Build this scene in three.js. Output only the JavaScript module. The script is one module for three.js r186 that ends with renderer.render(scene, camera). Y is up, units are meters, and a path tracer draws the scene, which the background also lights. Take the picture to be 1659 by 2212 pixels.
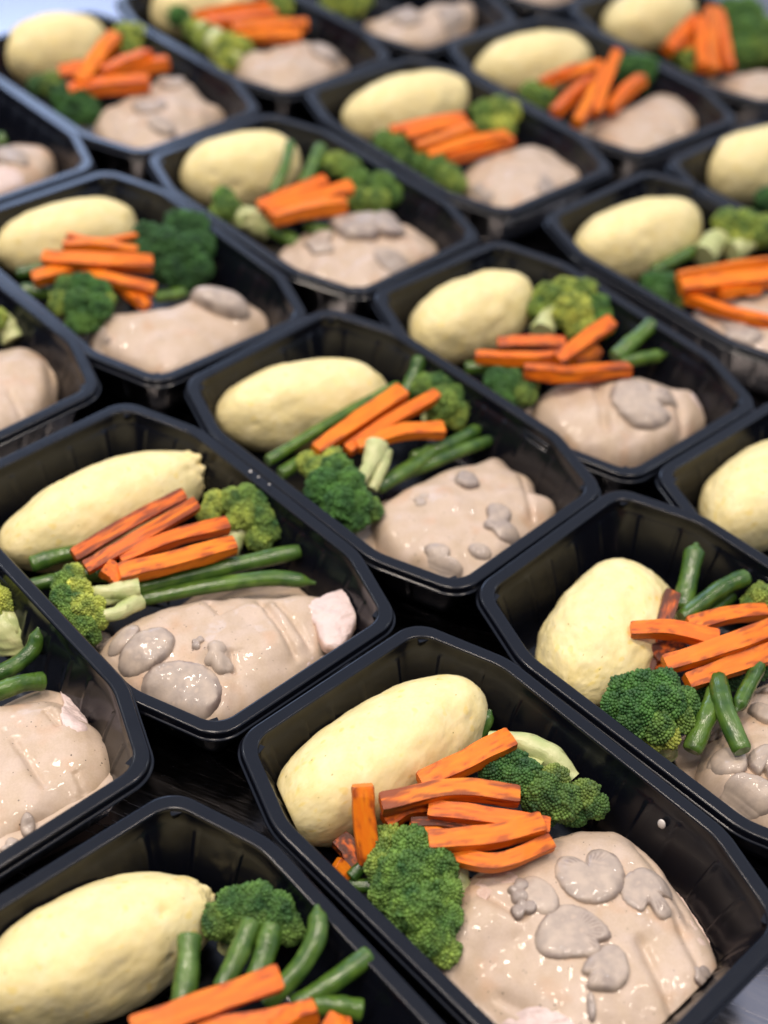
import * as THREE from 'three';
import { mergeGeometries, toCreasedNormals } from 'three/addons/utils/BufferGeometryUtils.js';
import { ConvexGeometry } from 'three/addons/geometries/ConvexGeometry.js';
import { RoundedBoxGeometry } from 'three/addons/geometries/RoundedBoxGeometry.js';
import { RectAreaLightUniformsLib } from 'three/addons/lights/RectAreaLightUniformsLib.js';
import { createNoise3D, createNoise2D } from 'simplex-noise';

// ---------------------------------------------------------------- camera, light, exposure
const W = 768, H = 1024, RIM = 0.038;
const PITCH = THREE.MathUtils.degToRad(42.3217), ROLL = THREE.MathUtils.degToRad(5.2472), FOV = 39.46;
const scene = new THREE.Scene();
const camera = new THREE.PerspectiveCamera(FOV, W / H, 0.02, 30);
camera.rotation.order = 'YXZ';
camera.rotation.set(-PITCH, 0, ROLL);
camera.position.set(0, RIM + 0.42836, 0);
camera.focus = 0.55;
camera.userData.fStop = 4.9;
camera.updateMatrixWorld(true); camera.updateProjectionMatrix();
const renderer = new THREE.WebGLRenderer({ antialias: true });
renderer.setSize(W, H);
renderer.shadowMap.enabled = true;
renderer.toneMapping = THREE.LinearToneMapping;
renderer.toneMappingExposure = 1.16;
RectAreaLightUniformsLib.init();
scene.background = new THREE.Color().setRGB(0.47, 0.53, 0.69);
const LAMPS = [   // x, y, z, width, depth, intensity, colour
  [-0.80, 1.55, -0.50, 0.15, 0.15, 120, 0xffeedd, 'the far left trays'], [-0.20, 1.55, -0.42, 0.15, 0.15, 90, 0xffeedd, 'the far middle trays'], [0.50, 1.55, -0.50, 0.15, 0.15, 70, 0xffeedd, 'the far right trays'],
  [-0.75, 1.55, 0.15, 0.15, 0.15, 70, 0xffeedd, 'the near left trays'], [-0.10, 1.55, 0.20, 0.15, 0.15, 55, 0xffeedd, 'the near middle trays'], [0.60, 1.55, 0.15, 0.15, 0.15, 40, 0xffeedd, 'the near right trays'],
  [-1.15, 1.62, -1.45, 0.08, 0.08, 150, 0xffffff, 'the far left table end'], [1.2, 1.62, -1.4, 0.08, 0.08, 120, 0xffffff, 'the far right table end'],
];
const WINDOW = { at: [-1.25, 1.68, -3.75], w: 1.1, h: 0.75, look: [-0.1, 0, -0.6], i: 4.6 };

// ---------------------------------------------------------------- helpers
let seed = 20240517;
const rnd = () => { seed |= 0; seed = seed + 0x6D2B79F5 | 0; let t = Math.imul(seed ^ seed >>> 15, 1 | seed); t = t + Math.imul(t ^ t >>> 7, 61 | t) ^ t; return ((t ^ t >>> 14) >>> 0) / 4294967296; };
const rr = (a, b) => a + (b - a) * rnd();
const n3 = createNoise3D(rnd), n2 = createNoise2D(rnd);
const fbm = (x, y, z, o = 3) => { let s = 0, a = 1, t = 0; for (let i = 0; i < o; i++) { s += a * n3(x, y, z); t += a; a *= 0.5; x *= 2.03; y *= 2.03; z *= 2.03; } return s / t; };
const sstep = (a, b, x) => { const t = Math.min(1, Math.max(0, (x - a) / (b - a))); return t * t * (3 - 2 * t); };
const V = (x, y, z) => new THREE.Vector3(x, y, z);
const mm = (x) => x / 1000;
const RGB = (r, g, b) => new THREE.Color().setRGB(r, g, b);
// a point of the photograph (in one of the enlargements it was measured on) at a height above the table, as a place in the room
const DW = 1659, DH = 2212, FPX = DH / 2 / Math.tan(THREE.MathUtils.degToRad(FOV) / 2);
function atD(u, v, y) {
  const d = V((u - DW / 2) / FPX, -(v - DH / 2) / FPX, -1).applyQuaternion(camera.quaternion);
  return d.multiplyScalar((y - camera.position.y) / d.y).add(camera.position);
}
const view = (ox, oy, k) => { const f = (x, y, h) => atD(ox + k * x, oy + k * y, mm(h)); f.k = k; f.size = (p, px) => px * k * -p.clone().applyMatrix4(camera.matrixWorldInverse).z / FPX; return f; };
const Z0 = view(0, 0, 1), Z1 = view(493.8, 1316.7, 0.7024), Z2 = view(0, 1645.9, 0.5291), Z3 = view(0, 823, 0.5291), Z4 = view(823, 932.7, 0.504), Z5 = view(384, 658.4, 0.5622),
  Z6 = view(0, 329.2, 0.4299), Z7 = view(658.4, 274.3, 0.6032), Z8 = view(0, 0, 0.5291), Z9 = view(713.2, 0, 0.5701), ZL = view(0, 1207, 0.3224);

const used = new Map();
function numbered(name) { const n = used.get(name) ?? 0; used.set(name, n + 1); return n ? name + '_' + String(n).padStart(3, '0') : name; }
function tag(o, label, category, group) { o.userData.label = label; o.userData.category = category; if (group) o.userData.group = group; return o; }
function thing(name, label, category, group, pos) { const g = new THREE.Group(); g.name = numbered(name); if (pos) g.position.copy(pos); scene.add(g); return tag(g, label, category, group); }
function mesh(name, geo, mat, parent) { const m = new THREE.Mesh(geo, mat); m.name = parent === scene ? numbered(name) : name; m.castShadow = m.receiveShadow = true; parent.add(m); return m; }

// ---------------------------------------------------------------- textures
function tex(size, fn, srgb = false) {
  const d = new Uint8Array(size * size * 4);
  for (let j = 0; j < size; j++) for (let i = 0; i < size; i++) {
    const c = fn(i / size, j / size), k = (j * size + i) * 4;
    for (let q = 0; q < 3; q++) d[k + q] = Math.max(0, Math.min(255, Math.round(255 * (c.length ? c[q] : c))));
    d[k + 3] = 255;
  }
  const t = new THREE.DataTexture(d, size, size);
  t.wrapS = t.wrapT = THREE.MirroredRepeatWrapping; t.magFilter = THREE.LinearFilter; t.minFilter = THREE.LinearMipmapLinearFilter; t.generateMipmaps = true;
  if (srgb) t.colorSpace = THREE.SRGBColorSpace;
  t.needsUpdate = true; return t;
}
// mash: fine grain with pits and short cracks
const mashBump = tex(512, (u, v) => 0.5 + 0.22 * fbm(u * 26, v * 26, 1, 4) + 0.12 * fbm(u * 7, v * 7, 5, 3) - 0.35 * sstep(0.52, 0.8, fbm(u * 9, v * 9, 9, 2)) - 0.3 * sstep(0.05, 0.0, Math.abs(fbm(u * 5, v * 9, 12, 3))) * sstep(0.15, 0.4, fbm(u * 4, v * 4, 30, 2)));
const flecks = []; for (let i = 0; i < 7; i++) flecks.push([rnd(), rnd(), rr(0.003, 0.007)]);
const mashColor = tex(512, (u, v) => { for (const [x, y, q] of flecks) if (Math.hypot(u - x, (v - y) * 0.7) < q) return [0.62, 0.58, 0.36]; const a = fbm(u * 5, v * 5, 3, 3), b = fbm(u * 30, v * 30, 4, 2), s = sstep(0.45, 0.75, fbm(u * 6, v * 6, 17, 2)); return [0.968 + 0.015 * a + 0.008 * b - 0.01 * s, 0.898 + 0.02 * a + 0.01 * b - 0.03 * s, 0.655 + 0.05 * a + 0.02 * b - 0.09 * s]; }, true);
// sauce: beige, faintly mottled, with pepper and mushroom specks
const specks = []; for (let i = 0; i < 90; i++) specks.push([rnd(), rnd(), rr(0.0012, 0.0045), rr(0.25, 0.8)]);
const sauceColor = tex(1024, (u, v) => {
  const a = fbm(u * 5, v * 5, 2, 4), b = fbm(u * 60, v * 60, 8, 2); let k = 1;
  for (const [x, y, r, d] of specks) { const dx = u - x, dy = v - y; if (dx * dx + dy * dy < r * r * 2) k = Math.min(k, 1 - d * sstep(1.3 * r, 0.6 * r, Math.hypot(dx, dy))); }
  return [k * (0.758 + 0.03 * a + 0.02 * b), k * (0.672 + 0.035 * a + 0.02 * b), k * (0.582 + 0.055 * a + 0.02 * b)];
}, true);
const sauceBump = tex(512, (u, v) => 0.5 + 0.3 * fbm(u * 9, v * 9, 6, 3) + 0.16 * fbm(u * 48, v * 48, 7, 2));
const meatBump = tex(512, (u, v) => 0.5 + 0.3 * fbm(u * 6, v * 40, 16, 3) + 0.2 * fbm(u * 30, v * 30, 27, 2));
const carrotBump = tex(512, (u, v) => 0.5 + 0.3 * fbm(u * 40, v * 5, 36, 3) + 0.2 * fbm(u * 40, v * 40, 37, 2));
const beanBump = tex(256, (u, v) => 0.5 + 0.3 * fbm(u * 20, v * 4, 46, 3) + 0.2 * fbm(u * 30, v * 30, 47, 2));
const plasticRough = tex(512, (u, v) => 0.72 + 0.12 * fbm(u * 4, v * 4, 56, 3) + 0.03 * fbm(u * 40, v * 40, 57, 1));
const scratches = []; for (let i = 0; i < 420; i++) scratches.push([rnd(), rnd(), rr(0.02, 0.22), rr(-0.22, 0.1) + (rnd() < 0.2 ? rr(-1, 1) : 0), rr(0.25, 1)]);
const steelMap = (() => {
  const S = 1024, a = new Float32Array(S * S);
  for (let j = 0; j < S; j++) for (let i = 0; i < S; i++) a[j * S + i] = 0.5 + 0.10 * n2(i / S * 14, j / S * 320) + 0.06 * n2(i / S * 50, j / S * 700) + 0.1 * fbm(i / S * 3, j / S * 3, 70, 3);
  for (const [x, y, l, g, s] of scratches) for (let t = 0; t < l * S; t++) { const i = Math.floor((x * S + t * Math.cos(g) + S) % S), j = Math.floor((y * S + t * Math.sin(g) + S) % S); a[j * S + i] += 0.3 * s; }
  return tex(S, (u, v) => a[Math.round(v * S) * S + Math.round(u * S)]);
})();

// ---------------------------------------------------------------- materials
const P = (o) => new THREE.MeshPhysicalMaterial(o);
const M = {
  plastic: P({ name: 'black plastic', color: RGB(0.003, 0.0036, 0.0065), roughness: 0.3, roughnessMap: plasticRough, specularIntensity: 0.8 }),
  steel: P({ name: 'steel', color: RGB(0.31, 0.29, 0.30), metalness: 1, roughness: 0.42, roughnessMap: steelMap, bumpMap: steelMap, bumpScale: 0.00001 }),
  mash: P({ name: 'mash', map: mashColor, roughness: 0.46, bumpMap: mashBump, bumpScale: 0.0001, vertexColors: true, specularIntensity: 0.6 }),
  sauce: P({ name: 'sauce', map: sauceColor, roughness: 0.5, bumpMap: sauceBump, bumpScale: 0.00006, vertexColors: true, clearcoat: 0.26, clearcoatRoughness: 0.05 }),
  meat: P({ name: 'meat', roughness: 0.42, bumpMap: meatBump, bumpScale: 0.00025, vertexColors: true }),
  mushroom: P({ name: 'mushroom', roughness: 0.48, bumpMap: sauceBump, bumpScale: 0.00012, vertexColors: true, clearcoat: 0.26, clearcoatRoughness: 0.05 }),
  carrot: P({ name: 'carrot', roughness: 0.46, bumpMap: carrotBump, bumpScale: 0.00012, vertexColors: true, specularIntensity: 0.7 }),
  bean: P({ name: 'bean', roughness: 0.24, bumpMap: beanBump, bumpScale: 0.00014, vertexColors: true }),
  stalk: P({ name: 'stalk', roughness: 0.36, bumpMap: beanBump, bumpScale: 0.00018, vertexColors: true }),
  crown: P({ name: 'crown', roughness: 0.8, vertexColors: true }),
  bud: P({ name: 'bud', color: 0xffffff, roughness: 0.5, specularIntensity: 0.6 }),
  cream: P({ name: 'cream', color: RGB(0.75, 0.7, 0.64), roughness: 0.25 }),
};

// ---------------------------------------------------------------- lamps
for (const [x, y, z, w, d, i, c, over] of LAMPS) {
  const t = thing('ceiling_lamp', 'square white panel lamp hanging above ' + over, 'lamp', 'panel lamps above the trays', V(x, y, z));
  mesh('lamp_frame', new RoundedBoxGeometry(w + 0.04, 0.03, d + 0.04, 2, 0.006).translate(0, 0.022, 0), P({ color: 0xdddddd, roughness: 0.5 }), t);
  const dif = mesh('lamp_diffuser', new THREE.BoxGeometry(w, 0.006, d), P({ color: 0xffffff, emissive: c, emissiveIntensity: 1.2 }), t);
  dif.castShadow = false;
  const l = new THREE.RectAreaLight(c, i, w, d); l.name = 'panel_light'; l.position.set(0, -0.006, 0); l.rotation.x = -Math.PI / 2; t.add(l);
}
{
  const q = WINDOW, t = thing('window', 'bright pale blue window beyond the far end of the table', 'window', null, V(...q.at));
  t.lookAt(...q.look);
  for (const [x, y, w, h] of [[0, q.h / 2 + 0.03, q.w + 0.12, 0.06], [0, -q.h / 2 - 0.03, q.w + 0.12, 0.06], [q.w / 2 + 0.03, 0, 0.06, q.h], [-q.w / 2 - 0.03, 0, 0.06, q.h]]) mesh('window_frame', new THREE.BoxGeometry(w, h, 0.06).translate(x, y, 0), P({ color: 0xcccccc, roughness: 0.5 }), t);
  mesh('window_pane', new THREE.BoxGeometry(q.w, q.h, 0.01), P({ color: 0x888888, emissive: 0xbcd4ff, emissiveIntensity: 1.3 }), t);
  const l = new THREE.RectAreaLight(0xbcd4ff, q.i, q.w, q.h); l.name = 'window_light'; l.position.z = 0.012; l.rotation.y = Math.PI; t.add(l);
}

// ---------------------------------------------------------------- the dark wall behind the photographer, mirrored in the tray walls
{ const w = mesh('wall', new THREE.BoxGeometry(5, 2.7, 0.1), P({ name: 'dark wall', color: RGB(0.035, 0.035, 0.04), roughness: 0.9 }), scene); w.position.set(0, 0.55, 1.15); w.userData.kind = 'structure'; }

// ---------------------------------------------------------------- table
{
  const g = new THREE.BoxGeometry(2.6, 0.03, 2.2), uv = g.attributes.uv, p = g.attributes.position;
  for (let i = 0; i < uv.count; i++) uv.setXY(i, (p.getX(i) * 0.94 + p.getZ(i) * 0.34) / 0.5, (p.getZ(i) * 0.94 - p.getX(i) * 0.34) / 0.5);
  const t = mesh('table_top', g, M.steel, scene); t.position.set(0, -0.015, -0.62); t.userData.kind = 'structure';
}

// ---------------------------------------------------------------- meal tray
const TL = 0.19, TW = 0.126, CX = 0.0406, CY = 0.015;
const OCT = [[-TL / 2, -TW / 2 + CY], [-TL / 2, TW / 2 - CY], [-TL / 2 + CX, TW / 2], [TL / 2 - CX, TW / 2], [TL / 2, TW / 2 - CY], [TL / 2, -TW / 2 + CY], [TL / 2 - CX, -TW / 2], [-TL / 2 + CX, -TW / 2]];
const EDGE_N = OCT.map((p, i) => { const q = OCT[(i + 1) % 8]; return Math.max(10, Math.round(Math.hypot(q[0] - p[0], q[1] - p[1]) / 0.0012)); });
function octLoop(inset) {   // clockwise loop of the tray's outline, moved inward, with rounded corners
  const n = 8, nor = OCT.map((p, i) => { const q = OCT[(i + 1) % n], dx = q[0] - p[0], dy = q[1] - p[1], l = Math.hypot(dx, dy); return [dy / l, -dx / l]; });
  const v = OCT.map((p, i) => {
    const a = nor[(i + n - 1) % n], b = nor[i], ca = a[0] * p[0] + a[1] * p[1] + inset, cb = b[0] * p[0] + b[1] * p[1] + inset, det = a[0] * b[1] - a[1] * b[0];
    return [(ca * b[1] - cb * a[1]) / det, (a[0] * cb - b[0] * ca) / det];
  });
  const R = [0, 1, 4, 5], out = [], cor = v.map((p, i) => {
    const a = v[(i + n - 1) % n], b = v[(i + 1) % n], da = V(a[0] - p[0], 0, a[1] - p[1]).normalize(), db = V(b[0] - p[0], 0, b[1] - p[1]).normalize();
    const half = Math.acos(Math.max(-1, Math.min(1, da.dot(db)))) / 2, r = Math.max(0.005, (R.includes(i) ? 0.0145 : 0.034) - inset * (R.includes(i) ? 0.5 : 0.9)), tl = r / Math.tan(half);
    const c = V(p[0], 0, p[1]).add(da.clone().add(db).normalize().multiplyScalar(r / Math.sin(half)));
    return { s: V(p[0], 0, p[1]).addScaledVector(da, tl), e: V(p[0], 0, p[1]).addScaledVector(db, tl), c, r };
  });
  for (let i = 0; i < n; i++) {
    const { s, e, c, r } = cor[i], nx = cor[(i + 1) % n].s;
    for (let k = 0; k < 12; k++) { const m = s.clone().lerp(e, k / 12).sub(c).normalize().multiplyScalar(r).add(c); out.push([m.x, m.z]); }
    for (let k = 0; k < EDGE_N[i]; k++) { const m = e.clone().lerp(nx, k / EDGE_N[i]); out.push([m.x, m.z]); }
  }
  return out;
}
function loft(levels, ribs) {   // levels: [inset, y, rib weight]
  const loops = levels.map(([d]) => octLoop(d)), n = loops[0].length, pos = [], uv = [], idx = [];
  levels.forEach(([, y, w = 0], L) => loops[L].forEach(([x, z], i) => {
    let px = x, pz = z;
    if (w) { const k = ribs[i] * w, l = Math.hypot(x, z); px -= x / l * k; pz -= z / l * k; }
    pos.push(px, y, -pz); uv.push(i / n * 9, y / 0.06 + L * 0.02);
  }));
  for (let L = 0; L + 1 < levels.length; L++) for (let i = 0; i < n; i++) { const a = L * n + i, b = L * n + (i + 1) % n, c = a + n, d = b + n; idx.push(a, b, c, b, d, c); }
  return { pos, uv, idx, n, L: levels.length };
}
function toGeo({ pos, uv, idx }) { const g = new THREE.BufferGeometry(); g.setAttribute('position', new THREE.Float32BufferAttribute(pos, 3)); g.setAttribute('uv', new THREE.Float32BufferAttribute(uv, 2)); g.setIndex(idx); g.computeVertexNormals(); return g; }
const trayGeo = (() => {
  const loop = octLoop(0.012), ribs = loop.map(() => 0); let s = 0, next = 0.008, w = 0;
  loop.forEach((p, i) => { const q = loop[(i + 1) % loop.length]; s += Math.hypot(q[0] - p[0], q[1] - p[1]); if (s > next) { w = w ? 0 : 1; next = s + (w ? 0.0018 : rr(0.010, 0.016)); } ribs[i] = w; });
  const rimTop = [];
  rimTop.push([0.0056, RIM - 0.0042], [0.0002, RIM - 0.0042], [-0.0006, RIM - 0.0040], [-0.0008, RIM - 0.0036], [-0.0005, RIM - 0.0032], [0.0000, RIM - 0.0030], [0.0003, RIM - 0.0027], [0.0004, RIM - 0.0012], [0.00055, RIM - 0.0006], [0.00085, RIM - 0.00022], [0.0013, RIM - 0.00004], [0.0016, RIM], [0.0019, RIM], [0.0036, RIM], [0.0052, RIM], [0.0055, RIM], [0.0059, RIM - 0.00008], [0.0062, RIM - 0.0003], [0.0064, RIM - 0.0007], [0.0065, RIM - 0.0012]);
  const inner = [[0.0065, RIM - 0.0012], [0.0067, RIM - 0.004], [0.0076, RIM - 0.0062], [0.0084, RIM - 0.0075, 0.0005], [0.0125, 0.020, 0.0006], [0.0150, 0.011, 0.0006], [0.0160, 0.0078, 0.0003], [0.0175, 0.0045], [0.0195, 0.0026], [0.022, 0.0016], [0.026, 0.0013], [0.045, 0.0013], [0.0555, 0.0013]];
  const outer = [[0.0056, RIM - 0.0042], [0.0066, RIM - 0.0075, 0.0003], [0.0113, 0.020, 0.0005], [0.0138, 0.011, 0.0005], [0.0148, 0.0078, 0.0003], [0.0164, 0.0036], [0.0185, 0.0014], [0.0215, 0.0004], [0.026, 0.0002], [0.045, 0.0002], [0.0555, 0.0002]];
  const rim = toGeo(loft(rimTop)), a = loft(inner, ribs), b = loft(outer.reverse(), ribs);
  for (const q of [a, b]) { const c = q.pos.length / 3, last = q === a ? (q.L - 1) * q.n : 0; q.pos.push(0, q.pos[last * 3 + 1], 0); q.uv.push(0, 0); for (let i = 0; i < q.n; i++) { const u = last + i, v = last + (i + 1) % q.n; q === a ? q.idx.push(u, v, c) : q.idx.push(v, u, c); } }
  return { rim, wall: mergeGeometries([toGeo(a), toGeo(b)]) };
})();
function nubGeo(ix) {   // the small stacking lug moulded under the rim at a corner
  const p = OCT[ix], sx = Math.sign(p[0]), sy = Math.sign(p[1]), pts = [];
  const cx = p[0] - sx * 0.0085, cy = p[1] - sy * 0.0025;
  for (const [a, b, y] of [[-0.002, 0.002, RIM - 0.0016], [0.0055, 0.0035, RIM - 0.0016], [0.0025, -0.0065, RIM - 0.0016], [-0.002, -0.005, RIM - 0.0016], [-0.002, 0.002, RIM - 0.0105], [0.0025, 0.0015, RIM - 0.0105], [0.0005, -0.0035, RIM - 0.0105], [-0.002, -0.004, RIM - 0.0105]]) pts.push(V(cx - sx * a * 0.7, RIM - (RIM - y) * 0.75, -(cy + sy * b * 0.7)));
  return new ConvexGeometry(pts);
}
const nubs = [0, 1, 4, 5].map(nubGeo);
// name, x, z, turn in degrees, lift of the long far edge (rests on the neighbour's rim), where
const TRAYS = {
  A: [0.0533, -0.3072, 43.06, 0, 'the foreground right tray'],
  B: [-0.0012, -0.5236, 42.33, 4.6, 'the central tray'],
  C: [-0.0913, -0.4345, 42.43, 0, 'the left tray with bare chicken tip'],
  D: [-0.1735, -0.3504, 45.0, 5.6, 'the cut-off tray, lower left edge'],
  R: [0.1434, -0.4003, 42.16, 5.6, 'the right-hand tray with charred carrots'],
  E: [0.0819, -0.6089, 45.49, 0, 'the mid-right tray with yellow-green broccoli'],
  F: [-0.1478, -0.6474, 44.9, 0, 'the mid-left tray with very dark broccoli'],
  G: [-0.0600, -0.7374, 42.52, 0, 'the tray with beans upright by potato'],
  I: [0.0227, -0.8365, 45.05, 0, 'the tray with a parallel row of carrots'],
  H: [0.1773, -0.7075, 43.87, 0, 'the right-edge tray with pale broccoli'],
  T: [-0.0348, -0.2115, 45.0, 0, 'the bottom left corner tray'],
  P: [-0.2413, -0.5663, 42.51, 2, 'the tray cut by mid-left edge'],
  Q: [0.2244, -0.4828, 45.0, 0, 'the tray cut by mid-right edge'],
  S: [0.2560, -0.7880, 44, 0, 'the tray cut by the upper right edge'],
  U: [-0.2887, -0.7789, 43.82, 0, 'the tray cut by the upper left edge'],
  J: [-0.2019, -0.8656, 42.36, 0, 'the far top left tray'],
  K: [-0.1236, -0.9588, 42.14, 0, 'the far tray with a yellowish broccoli stalk'],
  N: [-0.0349, -1.0434, 44.49, 0, 'the far top-middle tray'],
  O: [0.2005, -1.0115, 45.5, 0, 'the far top right tray'],
  L: [0.1118, -0.9232, 47.5, 0, 'the far tray with fanned steep carrots'],
  V: [0.056, -1.135, 44.5, 0, 'the farthest tray at the top'],
};
let trayProto = null;
const LOC = {};   // tray letter -> phrase
for (const [k, [x, z, a, lift, where]] of Object.entries(TRAYS)) {
  LOC[k] = where;
  const pos = V(x, 0, z), label = 'black plastic meal tray: ' + where.replace(/^the /, '');
  let t;
  if (!trayProto) {
    t = trayProto = thing('meal_tray', label, 'food tray', 'black meal trays set out on the table', pos);
    mesh('wall', trayGeo.wall, M.plastic, t); mesh('rim', trayGeo.rim, M.plastic, t);
    for (const g of nubs) mesh('stacking_lug', g, M.plastic, t);
  } else { t = trayProto.clone(); t.name = numbered('meal_tray'); t.position.copy(pos); scene.add(t); tag(t, label, 'food tray', 'black meal trays set out on the table'); }
  t.rotation.set(0, -THREE.MathUtils.degToRad(a), 0);
  // local x runs from the potato end to the chicken end, local -z towards the far long side
  if (lift) { t.rotation.order = 'YXZ'; const g = mm(lift) / TW; t.rotation.x = g; t.position.y = mm(lift) / 2 * 0.9; }
}
const trayPoint = (k, lx, ly, y) => { const [x, z, a] = TRAYS[k], r = THREE.MathUtils.degToRad(a); return V(x + lx * Math.cos(r) + ly * Math.sin(r), mm(y), z + lx * Math.sin(r) - ly * Math.cos(r)); };

const inAt = (y) => y > 0.02 ? 0.0125 - (y - 0.02) * 0.29 : y > 0.011 ? 0.0150 - (y - 0.011) * 0.278 : y > 0.0078 ? 0.0160 - (y - 0.0078) * 0.31 : y > 0.0045 ? 0.0175 - (y - 0.0045) * 0.45 : y > 0.0026 ? 0.0195 - (y - 0.0026) * 1.05 : 0.0195 + (0.0026 - y) * 4;
const OCT_N = OCT.map((p, i) => { const q = OCT[(i + 1) % 8], dx = q[0] - p[0], dy = q[1] - p[1], l = Math.hypot(dx, dy), nx = dy / l, ny = -dx / l; return [nx, ny, nx * p[0] + ny * p[1]]; });
// food that leans on a wall of its tray is pressed flat there
function within(k, g, off) {
  const [tx, tz, a] = TRAYS[k], c = Math.cos(THREE.MathUtils.degToRad(a)), s = Math.sin(THREE.MathUtils.degToRad(a)), p = g.attributes.position;
  for (let i = 0; i < p.count; i++) {
    const x = p.getX(i) + off.x - tx, y = p.getY(i) + off.y, z = p.getZ(i) + off.z - tz; if (y > RIM) continue;
    let u = x * c + z * s, v = x * s - z * c; const d = inAt(Math.max(0.0016, y)) + 0.0004;
    for (let t = 0; t < 2; t++) for (const [nx, ny, b] of OCT_N) { const e = b + d - nx * u - ny * v; if (e > 0) { u += nx * e; v += ny * e; } }
    p.setX(i, u * c + v * s + tx - off.x); p.setZ(i, u * s - v * c + tz - off.z);
  }
  return g;
}

// ---------------------------------------------------------------- food builders
function setColors(g, fn) { const p = g.attributes.position, c = new Float32Array(p.count * 3); for (let i = 0; i < p.count; i++) { const q = fn(p.getX(i), p.getY(i), p.getZ(i), i); c[i * 3] = q[0]; c[i * 3 + 1] = q[1]; c[i * 3 + 2] = q[2]; } g.setAttribute('color', new THREE.BufferAttribute(c, 3)); return g; }
const lerp3 = (a, b, t) => [a[0] + (b[0] - a[0]) * t, a[1] + (b[1] - a[1]) * t, a[2] + (b[2] - a[2]) * t];
const say = (what, k) => what + ' in ' + LOC[k];

function potato(k, p1, p2, w, o = {}) {   // an oval scoop of mash between two points
  const { h = w, p = 2.3, e1 = 1, e2 = 1, rag = 0, look = 'smooth pale yellow scoop of mashed potato', lump = 1, nd = 6 } = o;
  const mid = p1.clone().lerp(p2, 0.5), dir = p2.clone().sub(p1), half = dir.length() / 2; dir.normalize();
  const side = V(0, 1, 0).cross(dir).normalize(), up = dir.clone().cross(side).normalize();
  const dents = Array.from({ length: nd }, () => [rr(-0.7, 0.8), rr(0, Math.PI), rr(1.6, 4.5), rr(0.3, 1.1)]), g = new THREE.SphereGeometry(1, 180, 130), pos = g.attributes.position, uv = g.attributes.uv, s = rr(0, 90);
  for (let i = 0; i < pos.count; i++) {
    const y = pos.getY(i), lon = Math.atan2(pos.getZ(i), pos.getX(i)), t = -y, e = t < 0 ? e1 : e2, pole = Math.abs(y) > 0.9999;
    let r = pole ? 0 : Math.pow(1 - Math.pow(Math.abs(t), p), 0.5 * e + 0.02);
    // three soft facets, as a spoon leaves them
    r *= 1 + 0.045 * Math.cos(3 * lon + 0.6 + 0.5 * t);
    const a = Math.cos(lon) * r * mm(w) / 2, b = Math.sin(lon) * r * mm(h) / 2;
    const q = V(0, 0, 0).addScaledVector(dir, t * half).addScaledVector(side, a).addScaledVector(up, b);
    const f = 90, nn = 0.0009 * lump * fbm(q.x * f * 0.4 + s, q.y * f * 0.4, q.z * f * 0.4, 2) + 0.0002 * lump * fbm(q.x * f * 2 + s, q.y * f * 2, q.z * f * 2, 3);
    const ragged = rag * sstep(0.78, 0.97, t) * 0.0026 * (fbm(q.x * 150, q.y * 150, q.z * 150 + s, 2) + 0.2);
    q.addScaledVector(q.clone().addScaledVector(dir, -q.dot(dir) * 0.7).normalize(), nn + ragged).addScaledVector(dir, ragged * 1.5);
    for (const [dt, da, dr, dd] of dents) { const aw = Math.atan2(Math.sin(lon - da), Math.cos(lon - da)) * mm(w) / 2 * r, at = (t - dt) * half; q.addScaledVector(q.clone().addScaledVector(dir, -q.dot(dir)).normalize(), -mm(dd) * Math.exp(-((aw * aw + at * at * 0.5) / mm(dr) ** 2)) * (r > 0.2 ? 1 : 0)); }
    const low = -mid.y + 0.0016; if (q.y < low) q.y = low;
    pos.setXYZ(i, q.x, q.y, q.z); uv.setXY(i, lon / Math.PI * mm(w) * 1.6 / 0.055, t * half / 0.055);
  }
  within(k, g, mid); g.computeVertexNormals();
  setColors(g, (x, y, z) => { const n = fbm(x * 60 + s, y * 60, z * 60, 2), t = sstep(0.25, 0.7, n); return lerp3([0.90, 0.90, 0.90], [0.90, 0.85, 0.70], t * 0.4); });
  const m = mesh('mashed_potato', g, M.mash, scene); m.position.copy(mid);
  return tag(m, say(look, k), 'mashed potato', 'scoops of mashed potato in the trays');
}

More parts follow.
